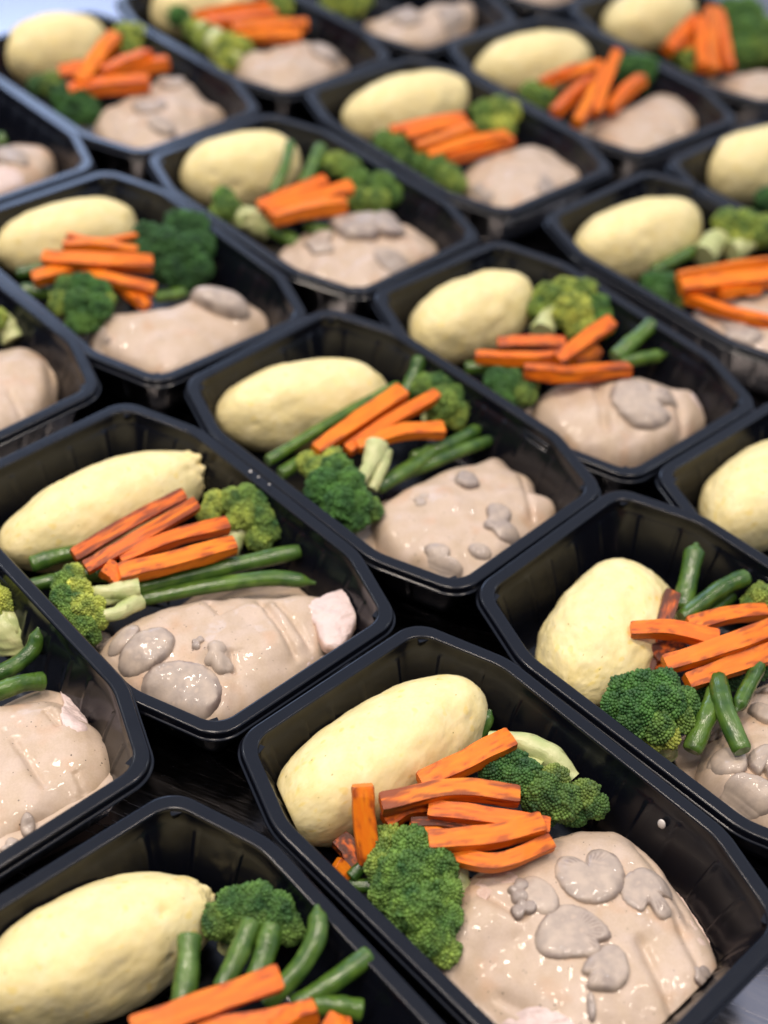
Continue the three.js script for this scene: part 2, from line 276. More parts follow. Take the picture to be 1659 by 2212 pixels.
function sweep(path, n, sect, caps = true) {   // path(t) -> point; sect(t, k) -> list of [a, b] offsets round the axis
  const pos = [], idx = [], uv = [], m = sect(0).length; let len = 0, prev = null;
  for (let i = 0; i <= n; i++) {
    const t = i / n, p = path(t), d = path(Math.min(1, t + 0.01)).sub(path(Math.max(0, t - 0.01))).normalize();
    const side = Math.abs(d.y) > 0.95 ? V(1, 0, 0).cross(d).normalize() : V(0, 1, 0).cross(d).normalize(), up = d.clone().cross(side);
    if (prev) len += p.distanceTo(prev); prev = p;
    sect(t).forEach(([a, b], j) => { const q = p.clone().addScaledVector(side, a).addScaledVector(up, b); pos.push(q.x, q.y, q.z); uv.push(j / m * 1.0, len / 0.05); });
  }
  for (let i = 0; i < n; i++) for (let j = 0; j < m; j++) { const a = i * m + j, b = i * m + (j + 1) % m; idx.push(a, b, a + m, b, b + m, a + m); }
  if (caps) for (const [i, s] of [[0, 1], [n, -1]]) {
    const c = pos.length / 3, q = V(0, 0, 0); for (let j = 0; j < m; j++) q.add(V(pos[(i * m + j) * 3], pos[(i * m + j) * 3 + 1], pos[(i * m + j) * 3 + 2])); q.divideScalar(m);
    for (let j = 0; j < m; j++) { pos.push(pos[(i * m + j) * 3], pos[(i * m + j) * 3 + 1], pos[(i * m + j) * 3 + 2]); uv.push(j / m, 0.5); }
    pos.push(q.x, q.y, q.z); uv.push(0.5, 0.5);
    for (let j = 0; j < m; j++) { const a = c + j, b = c + (j + 1) % m; s > 0 ? idx.push(b, a, c + m) : idx.push(a, b, c + m); }
  }
  const g = toGeo({ pos, uv, idx }); g.userData.rows = n + 1; g.userData.per = m; return g;
}
function curve(pts) { const c = new THREE.CatmullRomCurve3(pts, false, 'centripetal'); return (t) => c.getPoint(t); }

const ORANGE = [0.78, 0.160, 0.005], ORANGE2 = [0.82, 0.255, 0.007], RED = [0.60, 0.065, 0.005], CHAR = [0.075, 0.022, 0.010];
function carrot(k, look, pts, o = {}) {   // a roasted carrot stick: squared, a little bent and tapered, browned along edges
  const { w = 8, t: th = 7.2, roll = rr(-0.5, 0.5), taper = [rr(0.8, 1), rr(0.75, 1)], char = rr(0, 0.28), burn = 0, tone = rr(0, 1), n = 40 } = o;
  const s = rr(0, 500), mid = pts.length === 2 ? pts[0].clone().lerp(pts[1], 0.5).add(V(rr(-1, 1) * 0.0012, rr(0, 1) * 0.0015, rr(-1, 1) * 0.0012)) : null;
  const path = curve(mid ? [pts[0], mid, pts[1]] : pts), m = 36, c0 = Math.cos(roll), s0 = Math.sin(roll);
  const g = sweep(path, n, (t) => {
    const k0 = (taper[0] + (taper[1] - taper[0]) * t) * (t < 0.02 || t > 0.98 ? 0.92 : 1), out = [];
    for (let j = 0; j < m; j++) {
      const a = j / m * Math.PI * 2 + 0.11, ca = Math.cos(a), sa = Math.sin(a), q = Math.pow(Math.pow(Math.abs(ca), 14) + Math.pow(Math.abs(sa), 14), -1 / 14);
      const nz = 1 + 0.06 * n3(t * 2.5 + s, ca * 0.8, sa * 0.8) + 0.018 * n3(t * 5 + s, ca * 4, sa * 4);
      const x = ca * q * nz * k0 * mm(w) * 0.48, y = sa * q * nz * k0 * mm(th) * 0.46 * (1 + 0.12 * n3(s + t * 2, 4, 4));
      out.push([x * c0 - y * s0, x * s0 + y * c0]);
    }
    return out;
  });
  const per = g.userData.per, total = g.userData.rows * per;
  setColors(g, (x, y, z, i) => {
    const j = (i % per) / per * Math.PI * 2 + 0.11, t = i < total ? Math.floor(i / per) / n : 0.5, edge = Math.pow(Math.abs(Math.sin(2 * j)), 3);
    let c = lerp3(ORANGE, tone > 0.5 ? ORANGE2 : RED, (tone > 0.5 ? tone - 0.3 : 0.5 - tone) * (0.7 + 0.6 * n3(t * 3 + s, Math.cos(j) * 1.5, Math.sin(j) * 1.5)));
    c = lerp3(c, ORANGE2, 0.5 * sstep(0.1, 0.7, n3(t * 2.5 + s, Math.cos(j) * 2, Math.sin(j) * 2 + 7)));
    const br = sstep(0.47 - char * 0.7, 0.90 - char * 0.4, 0.30 * edge + 0.62 * fbm(t * 3.2 + s, Math.cos(j) * 1.7, Math.sin(j) * 1.7 + t, 4) + 0.2 * Math.abs(2 * t - 1) + 0.2 + burn * sstep(0.45, 0, t));
    return lerp3(lerp3(c, [0.42, 0.06, 0.008], br * 0.8), CHAR, Math.min(0.95, br * br * (0.3 + char * 0.8)));
  });
  const mp = path(0.5); g.translate(-mp.x, -mp.y, -mp.z); g.userData = {};
  const q = mesh('carrot_stick', toCreasedNormals(g, 0.5), M.carrot, scene); q.position.copy(mp);
  return tag(q, say(look, k), 'carrot stick', 'roasted carrot sticks in the trays');
}
const ORD = ['first', 'second', 'third', 'fourth', 'fifth', 'sixth', 'seventh'];
function carrots(k, Z, list, base = {}) {   // a small heap, told apart from left to right
  const mx = (e) => e.slice(0, e[e.length - 1].length ? undefined : -1).reduce((a, q) => a + q[0], 0) / e.filter((q) => q.length).length;
  const order = list.map((e, i) => [mx(e), i]).sort((a, b) => a[0] - b[0]).map((q) => q[1]), n = list.length;
  list.forEach((e, i) => { const opt = e[e.length - 1].length ? {} : e[e.length - 1], pts = e.filter((q) => q.length), r = order.indexOf(i); const nm = n === 1 ? 'the only' : r === 0 ? 'leftmost' : r === n - 1 ? 'rightmost' : ORD[r] + ' from left'; carrot(k, nm + ' orange carrot stick', pts.map((q) => Z(...q)), { n: 24, ...base, ...opt }); });
}

function bean(k, look, pts, o = {}) {
  const { r = 3.7, tip = 0, dark = rr(0, 1), tipEnd = 0.62, scorch = 0 } = o, s = rr(0, 300), path = curve(pts), n = 48, m = 20;
  const g = sweep(path, n, (t) => {
    const a0 = sstep(0, tip === 1 || tip === 3 ? 0.16 : 0.03, t), a1 = sstep(0, tip === 2 || tip === 3 ? 0.16 : 0.03, 1 - t), k0 = mm(r) * 0.88 * (0.95 + 0.07 * n3(t * 2.2 + s, 1, 1)) * (tip === 1 || tip === 3 ? 0.25 + 0.75 * a0 : 0.85 + 0.15 * a0) * (tip === 2 || tip === 3 ? 0.25 + 0.75 * a1 : 0.85 + 0.15 * a1), out = [];
    for (let j = 0; j < m; j++) { const a = j / m * Math.PI * 2, q = k0 * (1 + 0.045 * Math.cos(2 * a + s) + 0.03 * n3(t * 1.5 + s, Math.cos(a) * 3, Math.sin(a) * 3) + 0.03 * n3(t * 6, s, 2) + 0.02 * n3(t * 11 + s, Math.cos(a) * 1.5, Math.sin(a) * 1.5)) * (Math.abs(a - 1.9) < 0.2 ? 0.93 : 1); out.push([Math.cos(a) * q, Math.sin(a) * q]); }
    return out;
  });
  const per = g.userData.per, total = g.userData.rows * per;
  setColors(g, (x, y, z, i) => {
    const t = i < total ? Math.floor(i / per) / n : -1, f = fbm(x * 110 + s, y * 110, z * 110, 3);
    let c = lerp3([0.088, 0.165, 0.020], [0.030, 0.078, 0.013], 0.25 + dark * 0.55 + 0.75 * f);
    c = lerp3(c, [0.15, 0.26, 0.05], 0.5 * sstep(0.15, 0.7, fbm(x * 60, y * 60 + s, z * 60, 2)));
    if (t < 0) c = [0.19, 0.30, 0.10];
    c = lerp3(c, [0.02, 0.018, 0.01], scorch * sstep(0.2, 0.6, f + 0.15));
    return c;
  });
  const q = mesh('green_bean', g, M.bean, scene), mp = path(0.5); g.translate(-mp.x, -mp.y, -mp.z); q.position.copy(mp);
  return tag(q, say(look, k), 'green bean', 'cooked green beans in the trays');
}

const budGeo = new THREE.IcosahedronGeometry(1, 1);
function broccoli(k, look, Z, lobes, stems, o = {}) {   // lobes: [x, y, radius, height, yellowness]; stems: [[x, y, h, r mm], ...] chains
  const { bud: bud0 = 0.95, dens = 1, dark = 0.2, squash = 1 } = o, s = rr(0, 300), bud = bud0 * 0.93;
  const L = lobes.map(([x, y, r, h, yel = 0.15]) => { const c = Z(x, y, h); return { c, r: Z.size(c, r), yel }; });
  const base = L.reduce((a, l) => a.add(l.c), V(0, 0, 0)).divideScalar(L.length), g0 = thing('broccoli_floret', say(look, k), 'broccoli', 'broccoli florets in the trays', base);
  if (stems.length) {
    const parts = [];
    for (const chain of stems) {
      const pts = chain.map(([x, y, h]) => Z(x, y, h).sub(base)), path = curve(pts), rs = chain.map((q) => q[3]);
      const g = sweep(path, 26, (t) => { const f = t * (rs.length - 1), i = Math.min(rs.length - 2, Math.floor(f)), r = mm(rs[i] + (rs[i + 1] - rs[i]) * (f - i)), out = []; for (let j = 0; j < 18; j++) { const a = j / 18 * Math.PI * 2; const q = r * (1 + 0.12 * n3(t * 3 + s, Math.cos(a), Math.sin(a)) + 0.04 * n3(t * 12, Math.cos(a) * 3 + s, Math.sin(a) * 3)); out.push([Math.cos(a) * q, Math.sin(a) * q]); } return out; });
      parts.push(setColors(g, (x, y, z) => { const f = fbm(x * 120 + s, y * 120, z * 120, 3); return lerp3(lerp3([0.56, 0.56, 0.27], [0.33, 0.42, 0.14], 0.35 + 0.6 * f), [0.13, 0.09, 0.03], 0.5 * sstep(0.45, 0.7, fbm(x * 170, y * 170 + s, z * 170, 2))); }));
    }
    mesh('stalk', mergeGeometries(parts.map((g) => { g.userData = {}; return g; })), M.stalk, g0);
  }
  const DK = lerp3([0.033, 0.105, 0.025], [0.016, 0.052, 0.018], dark), GR = lerp3([0.09, 0.225, 0.036], [0.045, 0.13, 0.03], dark), YL = [0.52, 0.54, 0.09];
  const tone = (p, yel) => { const f = fbm(p.x * 90 + s, p.y * 90, p.z * 90, 2), c = lerp3(DK, GR, Math.min(1, Math.max(0, 0.45 + 0.7 * f))); return lerp3(c, YL, Math.min(1, Math.max(0, yel * (0.75 + 0.9 * f)))); };
  const core = L.map(({ c, r, yel }) => {
    const g = new THREE.IcosahedronGeometry(r * 0.97, 5), p = g.attributes.position;
    for (let i = 0; i < p.count; i++) { const v = V(p.getX(i), p.getY(i), p.getZ(i)), q = 1 + 0.15 * n3(v.x * 185 + s, v.y * 185, v.z * 185); v.multiplyScalar(q).add(c).sub(base); p.setXYZ(i, v.x, Math.max(v.y, 0.002 - base.y), v.z); }
    g.deleteAttribute('uv'); g.deleteAttribute('normal'); g.computeVertexNormals();
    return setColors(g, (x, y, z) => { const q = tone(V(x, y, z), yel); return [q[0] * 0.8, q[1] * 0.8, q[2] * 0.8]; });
  });
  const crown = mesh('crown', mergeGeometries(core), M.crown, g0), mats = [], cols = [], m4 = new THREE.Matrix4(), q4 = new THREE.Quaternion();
  L.forEach(({ c, r, yel }, i) => {
    const n = Math.round(4 * Math.PI * r * r / (mm(bud) * mm(bud) * 2.3) * dens);
    for (let a = 0; a < n; a++) {
      const y = 1 - 2 * (a + 0.5) / n, ph = a * 2.39996 + s, rad = Math.sqrt(1 - y * y), d = V(Math.cos(ph) * rad, y, Math.sin(ph) * rad);
      if (d.y < -0.75) continue;
      const sn = 1 + 0.15 * n3(d.x * r * 185 + s, d.y * r * 185, d.z * r * 185), p = c.clone().addScaledVector(d, r * sn * rr(0.96, 1.03));
      if (p.y < 0.003 || L.some((l, j) => j !== i && l.c.distanceTo(p) < l.r * 0.96)) continue;
      const z = mm(bud) * (0.45 + 0.7 * Math.pow(rnd(), 0.7)) * (1 + 0.25 * n3(d.x * 5 + s, d.y * 5, d.z * 5)); q4.setFromUnitVectors(V(0, 1, 0), d);
      m4.compose(p.clone().sub(base), q4, V(z, z * rr(0.9, 1.3), z)); mats.push(m4.clone());
      const t = tone(p.clone().sub(base), yel), b = rr(0.75, 1.3); cols.push(RGB(t[0] * b, t[1] * b, t[2] * b));
    }
  });
  const im = new THREE.InstancedMesh(budGeo, M.bud, mats.length); im.name = 'bud'; im.userData.kind = 'stuff'; im.castShadow = im.receiveShadow = true;
  mats.forEach((q, i) => { im.setMatrixAt(i, q); im.setColorAt(i, cols[i]); });
  crown.add(im);
  return g0;
}

// a rounded heap over an outline: the chicken, the sauce, the mushroom slices
function outline(pts) {
  const n = pts.length, c = pts.reduce((a, p) => a.add(p), V(0, 0, 0)).divideScalar(n), cv = new THREE.CatmullRomCurve3(pts.map((p) => V(p.x, 0, p.z)), true, 'centripetal');
  const N = 360, R = new Float32Array(N).fill(0), raw = cv.getPoints(1400).map((p) => [Math.atan2(p.z - c.z, p.x - c.x), Math.hypot(p.x - c.x, p.z - c.z)]);
  for (const [a, r] of raw) { const i = Math.floor(((a / (2 * Math.PI)) + 1) % 1 * N) % N; R[i] = Math.max(R[i], r); }
  for (let i = 0; i < N; i++) if (!R[i]) { let a = 1, b = 1; while (!R[(i - a + N) % N]) a++; while (!R[(i + b) % N]) b++; R[i] = (R[(i - a + N) % N] * b + R[(i + b) % N] * a) / (a + b); }
  return { cx: c.x, cz: c.z, R: (a) => { const f = ((a / (2 * Math.PI)) + 2) % 1 * N, i = Math.floor(f), t = f - i; return R[i % N] * (1 - t) + R[(i + 1) % N] * t; } };
}
function heap(out, y0, Hh, o = {}) {   // y0: number or (x, z) -> height
  const { e = 0.6, disp = () => 0, nr = 70, nt = 200, jag = 0, color, uvs = 0.07 } = o, base = typeof y0 === 'number' ? () => y0 : y0, s = rr(0, 200);
  const pos = [], uv = [], idx = [];
  const Rj = (a, q) => out.R(a) * (1 + jag * q ** 6 * fbm(Math.cos(a) * 4 + s, Math.sin(a) * 4, s, 3));
  const put = (x, z, y) => { pos.push(x, y, z); uv.push(x / uvs, z / uvs); };
  const hAt = (x, z, c) => base(x, z) + Hh * Math.pow(Math.max(0, c), e) + disp(x, z) * sstep(0, 0.45, c);
  put(out.cx, out.cz, hAt(out.cx, out.cz, 1));
  for (let i = 1; i <= nr; i++) { const ph = i / nr * Math.PI / 2, sr = Math.sin(ph), c = Math.cos(ph); for (let j = 0; j < nt; j++) { const a = j / nt * 2 * Math.PI, r = Rj(a, sr) * sr, x = out.cx + Math.cos(a) * r, z = out.cz + Math.sin(a) * r; put(x, z, hAt(x, z, i === nr ? 0 : c)); } }
  for (let j = 0; j < nt; j++) idx.push(0, 1 + (j + 1) % nt, 1 + j);
  for (let i = 0; i < nr - 1; i++) for (let j = 0; j < nt; j++) { const a = 1 + i * nt + j, b = 1 + i * nt + (j + 1) % nt; idx.push(a, b, a + nt, b, b + nt, a + nt); }
  const g = toGeo({ pos, uv, idx });
  if (color) setColors(g, (x, y, z, i) => color(x, y, z, i ? Math.ceil(i / nt) / nr : 0));
  g.userData.height = (x, z) => { const a = Math.atan2(z - out.cz, x - out.cx), q = Math.hypot(x - out.cx, z - out.cz) / out.R(a); return q >= 1 ? base(x, z) : hAt(x, z, Math.sqrt(1 - q * q)); };
  return g;
}
const segDist = (x, z, a, b) => { const dx = b.x - a.x, dz = b.z - a.z, l = dx * dx + dz * dz, t = Math.max(0, Math.min(1, ((x - a.x) * dx + (z - a.z) * dz) / l)), px = a.x + dx * t - x, pz = a.z + dz * t - z; return [Math.hypot(px, pz), Math.sign(dx * (z - a.z) - dz * (x - a.x)), t]; };
function chicken(k, look, Z, pts, o = {}) {   // pts: outline in the photograph at height hb
  const { h = 26, hb = 14, y0 = 2, e = 0.46, bumps = [], folds = [], wob = 1, pink = 0, nr = 90, nt = 260, jag = 0.02, pool = 7, poolX = 0.0 } = o, s = rr(0, 300);
  const out = outline(pts.map(([x, y, z]) => Z(x, y, z ?? hb)));
  const B = bumps.map(([x, y, r, a]) => { const p = Z(x, y, h); return [p, Z.size(p, r), mm(a)]; }), F = folds.map(([x1, y1, x2, y2, d = 1, w = 2.5, st = 1]) => [Z(x1, y1, h), Z(x2, y2, h), mm(d), mm(w), mm(st)]);
  const disp = (x, z) => {
    let q = wob * (0.0024 * fbm(x * 28 + s, z * 28, s, 2) + 0.00026 * fbm(x * 120 + s, z * 110, s, 2));
    for (const [p, r, a] of B) { const d = (x - p.x) ** 2 + (z - p.z) ** 2; q += a * Math.exp(-d / (r * r * 0.6)); }
    for (const [a, b, d, w, st] of F) { const [l, sd, t] = segDist(x, z, a, b), e2 = sstep(0, 0.15, t) * sstep(1, 0.85, t) + 0.001; q -= d * Math.exp(-((l / w) ** 2)) * e2; q += st * sd * Math.exp(-l / (w * 2.2)) * (1 - Math.exp(-((l / (w * 0.4)) ** 2))) * e2; }
    return q;
  };
  const g0 = thing('chicken_breast', say(look, k), 'chicken', 'sauced chicken pieces in the trays', V(out.cx, 0, out.cz));
  const g = heap(out, mm(y0), mm(h - y0), { e, disp, nr, nt, jag, color: (x, y, z) => { const f = fbm(x * 45 + s, z * 45, s, 3), d = sstep(0.15, 0.75, f + pink); return lerp3([1, 1, 1], [0.97, 0.82, 0.70], d * 0.7); } });
  const height = g.userData.height; g.userData = {};
  within(k, g, V(0, 0, 0)); g.computeVertexNormals(); g.translate(-out.cx, 0, -out.cz);
  mesh('sauce_coat', g, M.sauce, g0);
  // the pool of sauce in the chicken end of the tray
  const pyl = mm(pool), y1 = pyl - 0.0025;
  const world = octLoop(inAt(y1) + 0.0004).filter(([x], i) => x > poolX + 0.02 && i % 6 === 0).map(([x, y]) => [Math.atan2(y, x - poolX - 0.03), x, y]).sort((a, b) => a[0] - b[0]).map(([, x, y]) => trayPoint(k, x, y, 0));
  for (let i = 0; i < 6; i++) { const yy = 0.036 - i / 5 * 0.072; world.push(trayPoint(k, poolX + rr(-0.003, 0.003) + 0.012 * Math.abs(yy / 0.036) ** 3, yy, 0)); }
  const [tx, tz, ta] = TRAYS[k], tr = THREE.MathUtils.degToRad(ta), lx = (x, z) => (x - tx) * Math.cos(tr) + (z - tz) * Math.sin(tr);
  const po = outline(world), pg = heap(po, (x, z) => 0.0014 + (y1 - 0.0014) * sstep(poolX, poolX + 0.02, lx(x, z)), 0.0025, { e: 0.3, nr: 50, nt: 240, disp: (x, z) => 0.0006 * fbm(x * 60 + s, z * 60, 3, 2), color: () => [1, 1, 1] });
  pg.userData = {}; pg.translate(-po.cx, 0, -po.cz);
  const pm = mesh('sauce_pool', pg, M.sauce, scene); pm.position.set(po.cx, 0, po.cz);
  tag(pm, say('beige cream sauce pooled round the chicken', k), 'sauce', 'pools of sauce in the trays');
  const top = (x, z) => Math.max(height(x, z), pyl);
  const smooth = (x, z) => { let a = 0; for (let i = 0; i < 6; i++) a += top(x + 0.003 * Math.cos(i * 1.047), z + 0.003 * Math.sin(i * 1.047)); return a / 6; };
  const land = (x, y) => { let p = Z(x, y, h * 0.8); for (let i = 0; i < 4; i++) p = Z(x, y, 1000 * top(p.x, p.z)); return p; };
  // a patch of bare meat laid bare at the surface
  const bare = (poly, bo = {}) => {
    const { lift = 1.2, rim = 0.5, jg = 0.05, hh = null, tint = [0.66, 0.50, 0.45] } = bo, oo = outline(poly.map(([x, y]) => hh ? Z(x, y, hh) : land(x, y)));
    const mg = heap(oo, hh ? mm(hh - 6) : (x, z) => smooth(x, z) - 0.001, hh ? mm(6) : mm(lift + 1), { e: 0.4, nr: 40, nt: 140, jag: jg, uvs: 0.03, disp: (x, z) => 0.0008 * fbm(x * 120 + z * 60, z * 150, s, 3), color: (x, y, z, t) => { const f = fbm(x * 120, z * 120, s + 4, 3); return lerp3(lerp3(tint, [tint[0] * 1.06, tint[1] * 1.15, tint[2] * 1.15], 0.5 + 0.5 * f), [0.62, 0.36, 0.22], rim * sstep(0.8, 1.0, t + 0.2 * f)); } });
    mg.userData = {}; within(k, mg, V(0, 0, 0)); mg.computeVertexNormals(); mg.translate(-out.cx, 0, -out.cz); return mesh('bare_meat', mg, M.meat, g0);
  };
  return { Z, k, top, smooth, land, bare };
}
const CAPS = {
  round: (a) => 1 + 0.06 * Math.sin(2 * a + 0.6) + 0.03 * Math.sin(5 * a),
  oval: (a) => 1 / Math.sqrt((Math.cos(a) / 1.25) ** 2 + (Math.sin(a) / 0.82) ** 2),
  kidney: (a) => { const d = Math.atan2(Math.sin(a), Math.cos(a)); return (1 - 0.6 * Math.exp(-((d / 0.42) ** 2))) * (1 + 0.1 * Math.cos(2 * a + 3.1)); },
  notch: (a) => { const d = Math.atan2(Math.sin(a), Math.cos(a)); return (1 - 0.32 * Math.exp(-(((d - 0.5) / 0.2) ** 2)) + 0.07 * Math.sin(3 * a)) * (1 + 0.06 * Math.cos(2 * a)); },
  cap: (a) => { const d = Math.abs(Math.atan2(Math.sin(a), Math.cos(a))); return d < 0.36 ? 1.18 - 0.25 * (d / 0.36) ** 4 : d < 0.9 ? 0.93 - 0.4 * Math.sin((d - 0.36) / 0.54 * Math.PI) : 0.95 + 0.12 * Math.sin((d - 0.9) * 1.2); },
  bit: (a) => 1 + 0.25 * Math.sin(2 * a) + 0.16 * Math.sin(3 * a + 1) + 0.1 * Math.sin(5 * a + 2),
};
function mushroom(c, look, x, y, r, turn, kind = 'round', o = {}) {   // a sauced slice lying on chicken c
  const { t = 2.5, grey = 0.5, e = 0.42, asp = 1 } = o, p = c.land(x, y), R = c.Z.size(p, r), s = rr(0, 200), f = CAPS[kind];
  const pts = []; for (let i = 0; i < 64; i++) { const a = i / 64 * 2 * Math.PI, q = R * f(a); const lx = Math.cos(a) * q, lz = Math.sin(a) * q * asp; pts.push(V(p.x + lx * Math.cos(turn) - lz * Math.sin(turn), 0, p.z + lx * Math.sin(turn) + lz * Math.cos(turn))); }
  const o2 = outline(pts), tiltA = rr(0, 6.28), tiltK = rr(0.02, 0.1), g = heap(o2, (a, b) => c.smooth(a, b) - 0.0012 + tiltK * ((a - p.x) * Math.cos(tiltA) + (b - p.z) * Math.sin(tiltA)), mm(t + 1.2), { e, nr: 44, nt: 180, jag: 0.03, disp: (a, b) => 0.0005 * fbm(a * 90 + s, b * 90, 2, 2) - 0.0006 * Math.exp(-(((a - p.x) ** 2 + (b - p.z) ** 2) / (R * R * 0.2))), uvs: 0.05,
    color: (a, b, d, q) => { const n = fbm(a * 130 + s, d * 130, s, 3), co = lerp3([0.48, 0.385, 0.30], [0.32, 0.262, 0.22], Math.min(1, Math.max(0, grey * 0.9 + 0.8 * n))); const ga = Math.atan2(d - p.z, a - p.x) - turn, gd = Math.abs(Math.atan2(Math.sin(ga), Math.cos(ga))), gill = kind === 'round' || kind === 'oval' || kind === 'bit' ? 0 : sstep(1.25, 0.7, gd) * sstep(0.28, 0.4, q + 0.1 * n) * sstep(0.66, 0.5, q + 0.1 * n) * (0.5 + 0.5 * Math.sin(gd * 34 + 3 * n)); const band = sstep(0.60, 0.76, q + 0.1 * n) * sstep(1.02, 0.93, q), sk = fbm(a * 70 + s, d * 70, s + 9, 2); return lerp3(lerp3(co, [0.15, 0.105, 0.085], Math.min(1, (0.25 + 0.5 * grey) * band * (0.7 + 1.4 * sk) + 0.55 * gill)), [0.56, 0.435, 0.325], 0.75 * sstep(0.93, 1.0, q) + 0.55 * sstep(0.15, 0.5, n - grey * 0.35) * (1 - band)); } });
  g.userData = {}; within(c.k, g, V(0, 0, 0)); g.computeVertexNormals(); g.translate(-o2.cx, 0, -o2.cz);
  const m = mesh('mushroom_slice', g, M.mushroom, scene); m.position.set(o2.cx, 0, o2.cz);
  return tag(m, say(look, c.k), 'mushroom', 'mushroom slices in the sauce');
}
// ================================================================ A: foreground right tray
potato('A', Z1(160, 660, 20), Z1(770, 262, 21), 45, { p: 2.7, nd: 3, look: 'smooth oval scoop of mashed potato' });
carrot('A', 'carrot stick slanting up against the potato,', [Z1(590, 535, 34), Z1(868, 402, 38)], { w: 9, t: 8, char: 0.05, roll: 0.1, taper: [0.9, 1.05] });
carrot('A', 'arched carrot stick, scorched at its left end,', [Z1(468, 600, 36), Z1(680, 555, 38), Z1(893, 575, 37)], { w: 8, t: 8, char: 0.35, burn: 0.3, tone: 0.95, roll: 0.2, taper: [0.95, 0.9] });
carrot('A', 'darker carrot stick beneath the arched one', [Z1(480, 655, 28), Z1(610, 605, 28)], { w: 8, t: 7, char: 0.35, tone: 0.1 });
carrot('A', 'carrot stick just below the arched one', [Z1(615, 615, 33), Z1(790, 635, 35), Z1(985, 668, 33)], { w: 8.6, t: 7.5, char: 0.1, tone: 0.5, roll: 0.25, taper: [0.8, 0.75] });
carrot('A', 'bright thick carrot stick above the lowest one', [Z1(615, 715, 35), Z1(800, 700, 37), Z1(962, 660, 36)], { w: 9, t: 8, char: 0.08, tone: 0.7, roll: 0.15, taper: [0.85, 0.95] });
carrot('A', 'curved lowest carrot stick resting on the chicken', [Z1(665, 752, 30), Z1(820, 778, 34), Z1(992, 715, 33)], { w: 8, t: 6.5, char: 0.1, tone: 0.6, taper: [0.8, 0.8] });
carrot('A', 'upright carrot stick leaning on the potato', [Z1(412, 540, 44), Z1(432, 775, 22)], { w: 9.4, t: 8.5, char: 0.12, tone: 0.55, roll: 0.1, taper: [0.9, 0.9] });
carrot('A', 'charred carrot piece behind the upright stick', [Z1(340, 705, 18), Z1(395, 790, 15)], { w: 9, t: 7, char: 0.9, tone: 0.1 });
carrot('A', 'short orange carrot chunk beside the tray wall', [Z1(325, 785, 18), Z1(380, 845, 12)], { w: 7, t: 6, char: 0.1 });
carrot('A', 'blackened thin carrot strip amid the heap', [Z1(560, 655, 30), Z1(660, 655, 30), Z1(750, 672, 30)], { w: 4.5, t: 3.5, char: 1.2, tone: 0 });
carrot('A', 'hidden short carrot piece under the broccoli', [Z1(560, 690, 26), Z1(660, 690, 26)], { w: 8, t: 7, char: 0.2 });
bean('A', 'dark bean end poking out beside the potato', [Z1(806, 308, 27), Z1(770, 380, 20), Z1(715, 450, 14)], { r: 3.6, tip: 1, dark: 1 });
bean('A', 'thin bean sloping down beside the front broccoli', [Z1(375, 825, 18), Z1(440, 760, 22)], { r: 2.8, dark: 0.9 });
bean('A', 'short bean lying against the near wall', [Z1(370, 850, 15), Z1(450, 850, 17)], { r: 3.2, dark: 0.7 });
broccoli('A', 'large bright green floret at the front', Z1, [[490, 735, 66, 25, 0.3], [565, 745, 72, 29, 0.1], [625, 795, 75, 29, 0.1], [540, 825, 85, 29, 0.1], [500, 870, 66, 25, 0.12], [645, 870, 68, 27, 0.12], [575, 915, 85, 27, 0.1], [655, 945, 60, 25, 0.1], [620, 1000, 66, 23, 0.14], [660, 1050, 52, 19, 0.22], [480, 790, 60, 25, 0.28]],
  [[[700, 800, 20, 4], [722, 900, 17, 4], [695, 1080, 11, 3]], [[560, 880, 24, 6], [700, 960, 16, 5]]], { bud: 0.85, dark: 0.15 });
broccoli('A', 'dark scorched floret with pale arched stem', Z1, [[830, 500, 58, 30, 0], [900, 520, 66, 32, 0.02], [870, 470, 45, 32, 0], [960, 560, 66, 31, 0.08], [1000, 520, 45, 33, 0.35], [1020, 590, 62, 29, 0.1], [1090, 570, 48, 28, 0.2], [1120, 600, 42, 26, 0.08], [1060, 625, 42, 22, 0.02], [960, 620, 50, 24, 0]],
  [[[800, 392, 30, 2.5], [900, 412, 32, 4.5], [990, 452, 31, 5.2], [1055, 525, 27, 4]], [[850, 450, 27, 4], [960, 500, 28, 5]]], { bud: 0.8, dark: 0.75 });
